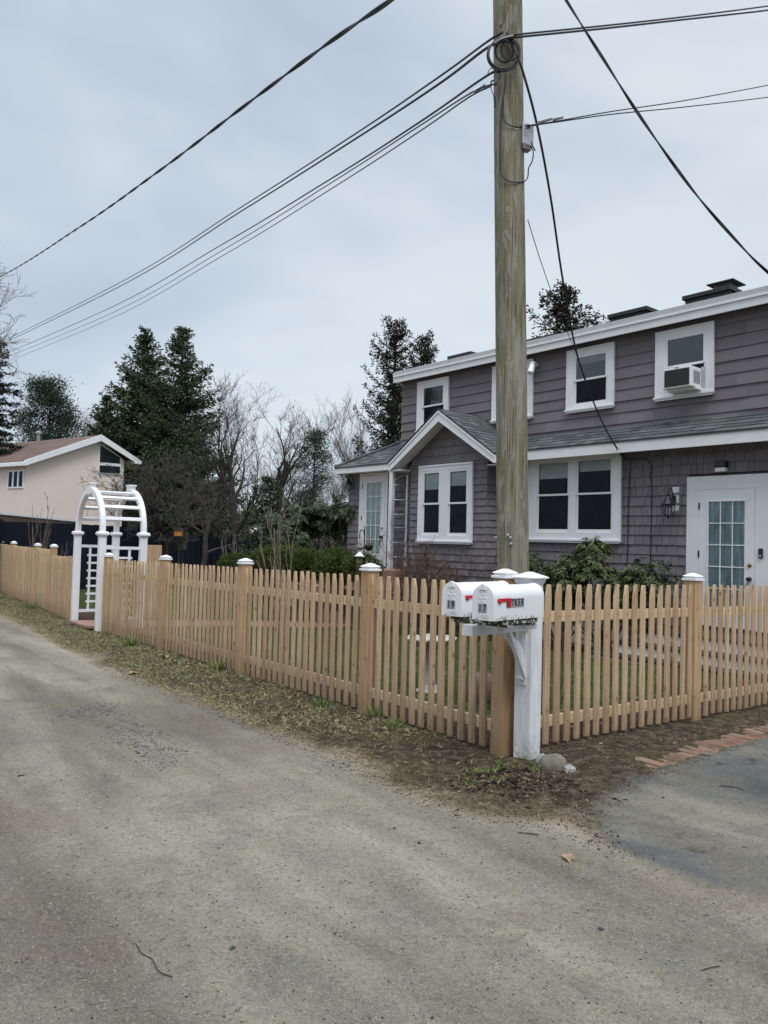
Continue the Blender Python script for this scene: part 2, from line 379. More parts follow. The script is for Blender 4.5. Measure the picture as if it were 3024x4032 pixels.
# ================================================================== SETTING: ground, road, driveway, yard
ROAD = [(-34, 52), (-15.5, 27), (-11.8, 21.6), (-7.6, 15.4), (-6.09, 13.3), (-4.64, 11.06), (-3.7, 9.83), (-2.82, 8.58), (-2.21, 7.8), (-1.72, 7.19), (-1.38, 6.76), (-.99, 6.21), (-.45, 5.58), (-.1, 5.06), (.18, 4.63), (.45, 4.32),
        (.77, 4.17), (1.02, 4.1), (1.14, 3.84), (1.42, 3.45), (1.7, 3.2), (2.7, 2.3), (5, .3), (12, -6), (12, -30), (-8, -30), (-7.5, 0), (-10, 6), (-22, 24), (-44, 52)]
DRIVE = [(1.14, 3.84), (1.22, 4.3), (1.45, 4.75), (1.8, 5.15), (2.1, 5.42), (2.5, 5.9), (3.4, 6.62), (4.6, 7.55), (8, 10.1), (14, 14.6), (22, 20), (30, 6), (12, -6), (5, .3), (2.7, 2.3), (1.7, 3.2), (1.42, 3.45)]
YARD = [(.89, 5.58), (.89-.601*9.11, 5.58+.799*9.11), (-5.85, 14.55), (-8.04, 17.95), (-12.4, 24.4), (-60, 110), (90, 110), (90, 72.4)]
FENCE_L = [(.89, 5.58), (-4.6, 12.86), (-5.85, 14.55), (-8.04, 17.95), (-12.4, 24.4)]
FENCE_R = [(.89, 5.58), (16.9, 17.58)]
def sdf(poly, X, Y):
    P = np.array(poly, float); d = np.full(X.shape, 1e9); ins = np.zeros(X.shape, bool); n = len(P)
    for i in range(n):
        a, b = P[i], P[(i+1) % n]; e = b-a; wx, wy = X-a[0], Y-a[1]
        t = np.clip((wx*e[0]+wy*e[1])/(e@e), 0, 1); d = np.minimum(d, (wx-e[0]*t)**2+(wy-e[1]*t)**2)
        c = (a[1] > Y) != (b[1] > Y)
        with np.errstate(divide='ignore', invalid='ignore'): xi = (b[0]-a[0])*(Y-a[1])/(b[1]-a[1]) + a[0]
        ins ^= c & (X < xi)
    return np.where(ins, -1, 1)*np.sqrt(d)
def dline(pl, X, Y):
    d = np.full(X.shape, 1e9)
    for a, b in zip(pl[:-1], pl[1:]):
        a = np.array(a, float); e = np.array(b)-a; wx, wy = X-a[0], Y-a[1]
        t = np.clip((wx*e[0]+wy*e[1])/(e@e), 0, 1); d = np.minimum(d, (wx-e[0]*t)**2+(wy-e[1]*t)**2)
    return np.sqrt(d)
def vnoise(X, Y, sc, seed=0):
    """cheap value noise"""
    r = np.random.default_rng(seed).random((64, 64)); x, y = X*sc, Y*sc; i, j = np.floor(x).astype(int), np.floor(y).astype(int)
    fx, fy = x-i, y-j; fx, fy = fx*fx*(3-2*fx), fy*fy*(3-2*fy); g = lambda a, b: r[a % 64, b % 64]
    return (g(i, j)*(1-fx)+g(i+1, j)*fx)*(1-fy) + (g(i, j+1)*(1-fx)+g(i+1, j+1)*fx)*fy
def height(X, Y, sr, sdv, dfl):
    z = gz(X, Y)
    paved = np.minimum(sr, sdv); k = np.clip(paved/.5, 0, 1)
    z = z + k*(.02*vnoise(X, Y, 3, 1)+.018*vnoise(X, Y, 8, 2)-.008) - (1-k)*.0
    z = z + (1-k)*.010*(vnoise(X, Y, .8, 3)-.5)
    # low broken mound of soil in front of the mailbox post
    m = np.exp(-(((X-.86)/.34)**2 + ((Y-4.78)/.20)**2)**1.5); z = z + m*(.075+.07*(vnoise(X, Y, 11, 5)-.4)) + .012*(1-k)*(vnoise(X, Y, 16, 6)-.5)*(np.abs(Y-5) < 4)
    return z
def axis(lo, hi, fine_lo, fine_hi, step, grow=1.14):
    a = list(np.arange(fine_lo, fine_hi+1e-6, step)); s = step
    while a[-1] < hi: s *= grow; a.append(a[-1]+s)
    s = step
    while a[0] > lo: s *= grow; a.insert(0, a[0]-s)
    return np.array(a)
xs = axis(-400, 400, -6.5, 4.2, .05); ys = axis(-60, 600, 1.9, 11, .05)
GX, GY = np.meshgrid(xs, ys); nx, ny = len(xs), len(ys)
SR, SDV, SY, DFL = sdf(ROAD, GX, GY), sdf(DRIVE, GX, GY), sdf(YARD, GX, GY), np.minimum(dline(FENCE_L, GX, GY), dline(FENCE_R, GX, GY))
GZ = height(GX, GY, SR, SDV, DFL)
def ground_z(x, y):
    x = np.atleast_1d(np.asarray(x, float)); y = np.atleast_1d(np.asarray(y, float))
    return height(x, y, sdf(ROAD, x, y), sdf(DRIVE, x, y), None)
def ground_mat():
    t = MT('ground_surface').set(.95, 0, .15)
    def attr(n):
        a = t.n('ShaderNodeAttribute'); a.attribute_name = n; return a.outputs['Fac']
    sr, sv, sy, df = attr('sr'), attr('sv'), attr('sy'), attr('df')
    wob = t.math('SUBTRACT', t.noise(1.6, 6, .7), .5); wob2 = t.math('SUBTRACT', t.noise(7, 5, .7), .5)
    wsum = t.math('ADD', t.math('MULTIPLY', wob, .9), t.math('MULTIPLY', wob2, .45))
    def mask(s, lo, hi, k=1.0):
        m = t.n('ShaderNodeMapRange'); m.interpolation_type = 'SMOOTHSTEP'
        for i, v in zip((1, 2, 3, 4), (lo, hi, 1, 0)): m.inputs[i].default_value = v
        t.l(t.math('ADD', s, t.math('MULTIPLY', wsum, k)), m.inputs[0]); return m.outputs[0]
    fine = t.noise(120, 4, .75); mid = t.noise(26, 5, .7); big = t.noise(.55, 4, .6); big2 = t.noise(1.7, 4, .6)
    # streaks along the road
    mp = t.n('ShaderNodeMapping'); mp.inputs['Rotation'].default_value = (0, 0, math.radians(-36)); mp.inputs['Location'].default_value = (3, 1, 0)
    t.l(t.tc.outputs['Object'], mp.inputs[0]); mq = t.n('ShaderNodeMapping'); mq.inputs['Scale'].default_value = (2.0, .34, 1); t.l(mp.outputs[0], mq.inputs[0])
    sn = t.n('ShaderNodeTexNoise'); sn.inputs['Scale'].default_value = 1; sn.inputs['Detail'].default_value = 5; sn.inputs['Roughness'].default_value = .55; t.l(mq.outputs[0], sn.inputs['Vector'])
    streak = sn.outputs['Fac']
    sand = t.ramp(streak, [(.30, (.140, .119, .084)), (.43, (.205, .178, .128)), (.56, (.300, .265, .196)), (.71, (.395, .352, .265))])
    sand = t.mix(t.ramp(t.noise(.9, 5, .6, dist=.4), [(.52, 0), (.66, .6)]), sand, (.145, .112, .082))        # damp brown soil tracked over it
    sand = t.mix(t.ramp(t.noise(2.6, 5, .7), [(.53, 0), (.70, .6)]), sand, (.165, .160, .155))
    sand = t.mix(t.ramp(t.noise(5, 6, .75), [(.55, 0), (.68, .45)]), sand, (.115, .102, .082))
    def speck(base, lo, hi, amt=.9):
        c = t.mix(t.ramp(fine, [(.30, amt), (.44, 0)]), base, lo)
        return t.mix(t.ramp(fine, [(.58, 0), (.72, amt)]), c, hi)
    m2 = t.noise(48, 5, .75); sand = t.mix(t.ramp(mid, [(.34, .6), (.48, 0)]), sand, t.mix(.45, sand, (.085, .078, .062))); sand = t.mix(t.ramp(m2, [(.36, .5), (.46, 0)]), sand, (.10, .090, .070)); sand = t.mix(t.ramp(m2, [(.56, 0), (.68, .55)]), sand, (.42, .39, .32))
    sand = speck(sand, (.06, .056, .046), (.50, .475, .41), .95)
    tiny = t.noise(210, 3, .8); sand = t.mix(t.ramp(tiny, [(.34, .6), (.46, 0)]), sand, (.055, .05, .04)); sand = t.mix(t.ramp(tiny, [(.56, 0), (.68, .5)]), sand, (.46, .44, .38))
    asp = t.ramp(big2, [(.3, (.080, .083, .083)), (.7, (.145, .147, .142))])
    asp = speck(asp, (.03, .032, .035), (.34, .34, .33), .75)
    vo = t.n('ShaderNodeTexVoronoi'); vo.feature = 'DISTANCE_TO_EDGE'; vo.inputs['Scale'].default_value = .9; 
    dv = t.n('ShaderNodeVectorMath', operation='ADD'); t.l(t.tc.outputs['Object'], dv.inputs[0])
    nn = t.n('ShaderNodeTexNoise'); nn.inputs['Scale'].default_value = 3; nn.inputs['Detail'].default_value = 5; t.l(t.tc.outputs['Object'], nn.inputs['Vector'])
    sc = t.n('ShaderNodeVectorMath', operation='SCALE'); sc.inputs['Scale'].default_value = .8; t.l(nn.outputs['Color'], sc.inputs[0]); t.l(sc.outputs[0], dv.inputs[1]); t.l(dv.outputs[0], vo.inputs['Vector'])
    crack = t.math('MULTIPLY', t.ramp(vo.outputs['Distance'], [(.0, 1), (.012, .7), (.02, 0)]), t.ramp(t.noise(.8, 2), [(.5, 0), (.6, 1)]))
    asp = t.mix(crack, asp, (.02, .02, .02))
    asp = t.mix(t.ramp(t.noise(.75, 5, .6, dist=.5), [(.44, .0), (.62, .85)]), asp, sand)      # sand washed over the driveway
    soil = t.ramp(t.noise(11, 6, .75), [(.34, (.018, .013, .009)), (.48, (.060, .043, .028)), (.62, (.17, .128, .085))])
    s2 = t.noise(60, 5, .8); soil = t.mix(t.ramp(s2, [(.36, .9), (.48, 0)]), soil, (.012, .009, .006)); soil = t.mix(t.ramp(s2, [(.57, 0), (.66, .8)]), soil, (.24, .185, .13)); soil = speck(soil, (.015, .011, .008), (.26, .20, .14), .7)
    straw = t.ramp(t.noise(30, 5, .7), [(.3, (.095, .066, .044)), (.5, (.235, .175, .12)), (.7, (.38, .31, .21))])
    mulch = t.ramp(t.noise(36, 5, .8), [(.3, (.018, .010, .008)), (.5, (.055, .030, .022)), (.62, (.11, .068, .048)), (.75, (.25, .19, .14))])
    lawn = t.ramp(t.noise(5, 6, .75), [(.3, (.022, .033, .010)), (.5, (.042, .058, .017)), (.7, (.10, .085, .045))])
    # yard: mulch beside the fence, lawn further in
    yard = t.mix(mask(df, .55, .9, .8), lawn, mulch)
    # outside: soil near the fence, straw toward the road
    outer = t.mix(mask(sr, .0, .32, .8), soil, straw)
    outer = t.mix(t.ramp(t.noise(1.3, 4, .7), [(.5, 0), (.62, .6)]), outer, t.ramp(t.noise(24, 4, .7), [(.3, (.035, .038, .016)), (.7, (.11, .105, .045))]))
    c = t.mix(mask(sy, -.04, .06, .06), outer, yard)
    c = t.mix(mask(sv, -.10, .12, .5), c, asp)
    c = t.mix(mask(sr, -.10, .12, .45), c, sand)
    t.col(c)
    b = t.bump(mid, .8, .03); b = t.bump(fine, .8, .008, b); t.bump(t.math('MULTIPLY', crack, -1.0), .5, .01, b)
    return t.m
GM = ground_mat()
def build_ground():
    cx = (GX[:-1, :-1]+GX[1:, 1:])/2; cy = (GY[:-1, :-1]+GY[1:, 1:])/2
    r, d, y = sdf(ROAD, cx, cy) < 0, sdf(DRIVE, cx, cy) < 0, sdf(YARD, cx, cy) < 0
    far = (cy > 60) | (np.abs(cx) > 40) | (cy < -30)
    cls = np.where(far, 4, np.where(r, 0, np.where(d, 1, np.where(y, 2, 3))))
    idx = np.arange(nx*ny).reshape(ny, nx); F = np.stack([idx[:-1, :-1], idx[:-1, 1:], idx[1:, 1:], idx[1:, :-1]], -1).reshape(-1, 4); cl = cls.ravel()
    V = np.stack([GX.ravel(), GY.ravel(), GZ.ravel()], 1)
    for k, nm in enumerate(('road', 'driveway', 'lawn', 'verge', 'ground')):
        f = F[cl == k]; u, inv = np.unique(f, return_inverse=True); me = np_mesh(nm, V[u], inv.reshape(-1, 4))
        for an, A in (('sr', SR), ('sv', SDV), ('sy', SY), ('df', DFL)):
            at_ = me.attributes.new(an, 'FLOAT', 'POINT'); at_.data.foreach_set('value', np.clip(A.ravel()[u], -4, 4).astype(np.float32))
        me.polygons.foreach_set('use_smooth', [True]*len(me.polygons))
        tag(link(nm, me, GM), None, None, kind='structure')
build_ground()

# brick path from the arbor to the porch steps
def strip(name, pts, wd, mat, dz=.012):
    mb = MB(); rows = []
    for i, p in enumerate(pts):
        a = np.array(pts[max(i-1, 0)]); b = np.array(pts[min(i+1, len(pts)-1)]); t = (b-a)/np.linalg.norm(b-a); n = np.array([-t[1], t[0]])
        rows.append([(*(np.array(p)+n*wd*k), ) for k in (-.5, 0, .5)])
    vs = [(x, y, float(ground_z(x, y)[0])+dz+.03) for r in rows for x, y in r]
    fs = [(3*i+k, 3*i+3+k, 3*i+4+k, 3*i+1+k) for i in range(len(pts)-1) for k in range(2)]
    mb.add(vs, fs); o = mb.build(name, mat); md = o.modifiers.new('thick', 'SOLIDIFY'); md.thickness = .04; md.offset = 0
    return o
def pathmat():
    t = MT('brick_paving').set(.9, 0, .2); b = t.n('ShaderNodeTexBrick')
    mp = t.n('ShaderNodeMapping'); mp.inputs['Rotation'].default_value = (0, 0, math.radians(-37)); t.l(t.tc.outputs['Object'], mp.inputs[0]); t.l(mp.outputs[0], b.inputs['Vector'])
    b.inputs['Scale'].default_value = 4.6; b.inputs['Color1'].default_value = (.28, .135, .10, 1); b.inputs['Color2'].default_value = (.36, .20, .155, 1); b.inputs['Mortar'].default_value = (.15, .12, .10, 1)
    b.inputs['Mortar Size'].default_value = .015; t.col(t.mix(t.ramp(t.noise(9, 4), [(.4, 0), (.7, .5)]), b.outputs[0], (.30, .25, .21))); t.bump(b.outputs['Fac'], -.3, .01); return t.m
M['paving'] = pathmat()
tag(strip('brick_path', [(-5.3, 13.55), (-4.9, 13.85), (-4.2, 14.2), (-3.0, 14.6), (-1.6, 15.0), (-.6, 15.6)], 1.15, M['paving']), None, None, kind='structure')

# ================================================================== PICKET FENCES
def picket_mesh(h, seed):
    r = random.Random(seed); w_ = .0355*r.uniform(.94, 1.05)
    sec = [(-w_, 0), (-w_*.93, -.010), (-w_*.6, -.019), (0, -.023), (w_*.6, -.019), (w_*.93, -.010), (w_, 0)]
    lv = [(0, 1), (h*.33, 1), (h*.66, 1), (h-.095, 1), (h-.004, .44), (h, .36)]
    vs = []; n = len(sec)
    bend = [r.uniform(-.003, .003) for _ in lv]; lean = r.uniform(-.25, .25)
    for (z, k), b in zip(lv, bend):
        for x, y in sec:
            xx = x*k if k == 1 else max(-w_*k, min(w_*k, x*.9)) + lean*w_*(1-k)*.5
            vs.append((xx+b, y, z))
    fs = []
    for i in range(len(lv)-1):
        for j in range(n): fs.append((i*n+j, i*n+(j+1) % n, (i+1)*n+(j+1) % n, (i+1)*n+j))
    fs += [tuple(range(n-1, -1, -1)), tuple(range((len(lv)-1)*n, len(lv)*n))]
    me = bpy.data.meshes.new('picket'); me.from_pydata(vs, [], fs); me.update(); me.materials.append(M['wood'])
    me.polygons.foreach_set('use_smooth', [True]*len(me.polygons)); me.set_sharp_from_angle(angle=math.radians(50)); return me
PICK = [picket_mesh(1.19, i) for i in range(7)]; PICKTALL = [picket_mesh(1.32, 20+i) for i in range(4)]
def fence_cap(parent, z, s=.073):
    mb = MB(); mb.box(-s, s, -s, s, z, z+.020); mb.frustum(0, 0, z+.020, z+.034, s*.78, s*.78, s*.80, s*.80)
    mb.frustum(0, 0, z+.034, z+.040, s*.9, s*.9, s*.93, s*.93); mb.frustum(0, 0, z+.040, z+.068, s*.93, s*.93, s*.2, s*.2)
    return mb.build('post_cap', M['plastic_white'], parent, bevel=.003)
POSTM = {}
def fence_post(parent, loc, rz, h=1.265, s=.059, cap=True):
    key = (round(h, 3), s)
    if key not in POSTM:
        mb = MB(); mb.box(-s, s, -s, s, -.12, h); POSTM[key] = mb
    p = POSTM[key].build('fence_post', M['postwood'], parent, bevel=.004, loc=loc); p.rotation_euler[2] = rz
    if cap: fence_cap(p, h)
    return p
def panel(root, a, b, n, h=1.19, first_off=.5, z_rails=(.155, .94)):
    """rails and pickets between post centres a -> b; the street lies on the panel's local -y side"""
    a, b = np.array(a, float), np.array(b, float); d = b-a; ln = np.linalg.norm(d); d = d/ln; rz = math.atan2(d[1], d[0]); o = np.array(root.location)[:2]
    za, zb = gz(*a)-root.location.z, gz(*b)-root.location.z
    for zr in z_rails:
        mb = MB(); X0, X1 = .05, ln-.05
        vs = []
        for x in (X0, X1):
            zz = za+(zb-za)*x/ln
            vs += [(x, -.012, zz+zr), (x, .026, zz+zr), (x, .026, zz+zr+.078), (x, -.012, zz+zr+.078)]
        mb.add(vs, [(0, 1, 2, 3), (7, 6, 5, 4), (0, 4, 5, 1), (1, 5, 6, 2), (2, 6, 7, 3), (3, 7, 4, 0)])
        r = mb.build('rail', M['railwood'], root, loc=(*(a-o), 0)); r.rotation_euler[2] = rz
    nrm = np.array([d[1], -d[0]]); nb_ = MB(); ms = PICK if h < 1.25 else PICKTALL
    for i in range(n):
        s = ln*(i+first_off)/n; q = a + d*s + nrm*.0125; me = random.choice(ms)
        po = bpy.data.objects.new('picket', me); C.objects.link(po); po.parent = root
        po.location = (*(q-o), za+(zb-za)*s/ln + .035 + random.uniform(-.006, .006)); po.rotation_euler = (random.uniform(-.004, .004), random.uniform(-.007, .007), rz+random.uniform(-.05, .05))
        po.scale = (random.uniform(.93, 1.06), 1, 1)
        for zr in z_rails:
            for dx in (-.010, .012):
                c_ = (q-o)+d*(dx+random.uniform(-.003, .003))+nrm*.0235; zc = za+(zb-za)*s/ln+zr+.04+random.uniform(-.014, .014)
                nb_.add([(c_[0]+d[0]*.0028*a_+nrm[0]*e_, c_[1]+d[1]*.0028*a_+nrm[1]*e_, zc+.0028*b_) for e_ in (-.003, .0006) for a_, b_ in ((-1, -1), (1, -1), (1, 1), (-1, 1))], [(4, 5, 6, 7), (0, 1, 5, 4), (1, 2, 6, 5), (2, 3, 7, 6), (3, 0, 4, 7)])
    nb_.build('nail_heads', M['nail'], root)
CORNER = np.array([.89, 5.58]); UL = np.array([-.601, .799]); UR = np.array([.799, .601])
ang = lambda v: math.atan2(v[1], v[0])
# left run: corner -> arbor
fl = thing('picket_fence', 'new unpainted cedar picket fence running from the mailbox corner back to the white arbor', 'fence', (*CORNER, gz(*CORNER)))
LD = [0, 1.66, 4.10, 6.54, 9.05]
for s in LD:
    q = UL*s; fence_post(fl, (*q, gz(*(CORNER+q))-fl.location.z), ang(UL))
for s0, s1, n in ((0, 1.66, 14), (1.66, 4.10, 20), (4.10, 6.54, 20), (6.54, 9.05, 20)):
    panel(fl, CORNER+UL*s1, CORNER+UL*s0, n)
# right run
frt = thing('picket_fence', 'new unpainted cedar picket fence along the brick-edged driveway in front of the house door', 'fence', (*(CORNER+UR*.07), gz(*CORNER)))
for i in (1, 2, 3):
    q = CORNER+UR*2.44*i; fence_post(frt, (*(q-np.array(frt.location)[:2]), gz(*q)-frt.location.z), ang(UR))
for i in range(3): panel(frt, CORNER+UR*(2.44*i+.02), CORNER+UR*2.44*(i+1), 20)
# left of the arbor
PB = [(-5.86, 14.56), (-7.03, 16.47), (-8.04, 17.95), (-9.6, 20.04), (-10.95, 22.1), (-12.4, 24.4)]
fb = thing('picket_fence', 'close-set cedar picket fence beyond the arbor, curving away at the left edge', 'fence', (*PB[0], gz(*PB[0])))
for i, q in enumerate(PB):
    q = np.array(q); h = 1.24 if i == 0 else 1.40
    fence_post(fb, (*(q-np.array(PB[0])), gz(*q)-fb.location.z), ang(UL), h=h, cap=i > 0)
for i, n in enumerate((19, 16, 24, 22, 24)): panel(fb, PB[i+1], PB[i], n, h=1.19 if i < 1 else 1.32)

# ================================================================== ARBOR
AFL, AFR = np.array([-5.67, 14.30]), np.array([-4.75, 13.03]); AW = np.linalg.norm(AFL-AFR)/2; AC = (AFL+AFR)/2
ax = (AFR-AFL)/np.linalg.norm(AFR-AFL)          # local +x toward the near post; local +y into the garden
arb = thing('garden_arbor', 'white arched garden arbor with ladder sides at the gap in the picket fence', 'arbor', (*AC, gz(*AC)), ang(ax))
DP = .70
for x in (-AW, AW):
    for y in (0, DP):
        mb = MB(); mb.box(-.058, .058, -.058, .058, -.05, 1.62); p = mb.build('post', M['plastic_white'], arb, bevel=.006, loc=(x, y, 0))
        mc = MB(); mc.frustum(0, 0, 1.62, 1.645, .066, .066, .085, .085); mc.box(-.092, .092, -.092, .092, 1.645, 1.675); mc.frustum(0, 0, 1.675, 1.70, .092, .092, .07, .07)
        mc.build('post_cap', M['plastic_white'], p, bevel=.003)
ZA, RA, RH = 1.70, AW+.045, .78
for y in (0, DP):
    mb = MB(); vs = []; K = 28
    for k in range(K+1):
        a = math.pi*k/K; co, si = math.cos(a), math.sin(a)
        for (r, h) in ((RA, RH), (RA-.105, RH-.10)):
            for yy in (-.042, .042): vs.append((r*co, y+yy, ZA+h*si))
    fs = []
    for k in range(K):
        b = 4*k; fs += [(b, b+4, b+5, b+1), (b+2, b+3, b+7, b+6), (b, b+2, b+6, b+4), (b+1, b+5, b+7, b+3)]
    fs += [(0, 1, 3, 2), (4*K, 4*K+2, 4*K+3, 4*K+1)]
    mb.add(vs, fs); mb.build('arch', M['plastic_white'], arb, smooth=True, bevel=.006)
    mk = MB(); mk.prism([(-.05, ZA+RH-.13), (.05, ZA+RH-.13), (.085, ZA+RH+.06), (-.085, ZA+RH+.06)], 1, y-.06, y+.06)
    mk.box(-.105, .105, y-.07, y+.07, ZA+RH+.06, ZA+RH+.085); mk.build('keystone', M['plastic_white'], arb, bevel=.003)
for k in range(1, 10):
    a = math.pi*k/10
    if k == 5: continue
    cx_, cz_ = (RA-.05)*math.cos(a), ZA+(RH-.05)*math.sin(a)
    mb = MB(); Mx = Matrix.Translation((cx_, 0, cz_)) @ Matrix.Rotation(-(a-math.pi/2), 4, 'Y'); mb.box(-.03, .03, .04, DP-.04, -.018, .018, Mx); mb.build('crossbar', M['plastic_white'], arb, bevel=.003)
for x in (-AW, AW):
    mb = MB(); y0, y1 = .058, DP-.058
    for z in (.20, 1.40): mb.box(x-.02, x+.02, y0, y1, z, z+.05)
    for i in (0, 1):
        yy = y0+(y1-y0)*(.30+.40*i); mb.box(x-.012, x+.012, yy-.019, yy+.019, .25, 1.40)
    for k in range(1, 8): z = .25+k*.1437; mb.box(x-.0135, x+.0135, y0+(y1-y0)*.22, y1-(y1-y0)*.22, z-.018, z+.018)
    mb.build('ladder_side', M['plastic_white'], arb)

# ================================================================== MAILBOX POST AND MAILBOXES
MPX, MPY = 1.05, 5.48; RZM = math.radians(46)
mp_ = thing('mailbox_post', 'white painted mailbox post with a flat pyramid cap, side arm and curved brace', 'post', (MPX, MPY, gz(MPX, MPY)), RZM)
mb = MB(); mb.box(-.0675, .0675, -.0675, .0675, -.1, 1.235); mb.build('post', M['oldwhite'], mp_, bevel=.003)
mb = MB(); mb.box(-.0715, -.0455, -.074, -.05, .0, 1.2)       # corner seam board
mb = MB(); mb.frustum(0, 0, 1.235, 1.262, .072, .072, .082, .082); mb.box(-.084, .084, -.084, .084, 1.262, 1.272); mb.box(-.097, .097, -.097, .097, 1.272, 1.284); mb.frustum(0, 0, 1.284, 1.318, .094, .094, .012, .012)
mb.build('post_cap', M['plastic_white'], mp_, bevel=.003)
mb = MB(); mb.box(-.715, -.0675, -.043, .043, .912, .985); mb.build('arm', M['oldwhite'], mp_, bevel=.004)
bl = []
for k in range(13):
    a = math.pi/2*k/12; bl.append((-.0675-.34*(1-math.sin(a)) if False else -.0675-.36*math.cos(a)**1.0, .575+.337*math.sin(a)))
outer = [(-.072, .56)] + [(-.072-.33*(1-math.cos(a)), .60+.312*math.sin(a)) for a in [math.pi/2*k/10 for k in range(11)]]
outer = [(-.0675-.012, .56), (-.0675-.05, .575)] + [(-.115-.33*(1-math.cos(a)), .60+.312*math.sin(a)) for a in [math.pi/2*k/10 for k in range(11)]] 
inner = [(-.0675-.30*(1-math.cos(a)), .66+.252*math.sin(a)) for a in [math.pi/2*k/10 for k in range(11)]]
mb = MB(); mb.prism(outer + [(-.37, .912)] + inner[::-1], 1, -.022, .022); mb.build('brace', M['oldwhite'], mp_, bevel=.002)
mb = MB(); mb.prism([(-.30, .912), (-.262, .912), (-.078, .60), (-.098, .585)], 1, -.042, -.0225); mb.build('brace_strip', M['oldwhite'], mp_, bevel=.002)
mb = MB(); mb.box(-.080, -.0680, -.030, .030, .53, .912); mb.build('backing_plate', M['oldwhite'], mp_, bevel=.002)
for i, xx in enumerate((-.62, -.36)):
    mb = MB(); mb.box(xx-.03, xx+.03, -.265, .165, .986, 1.004); mb.build('cross_board', M['peel'], mp_)
mb = MB(); mb.box(-.70, -.30, -.262, -.118, 1.005, 1.034); mb.build('base_board', M['peel'], mp_)
mb = MB(); mb.box(-.68, -.28, .02, .165, 1.005, 1.034); mb.build('base_board', M['peel'], mp_)
mb = MB(); mb.box(-.60, -.22, -.205, -.150, .948, .985); mb.build('side_rail', M['oldwhite'], mp_)
mb = MB(); mb.box(-.60, -.22, .08, .13, .948, .985); mb.build('side_rail', M['oldwhite'], mp_)

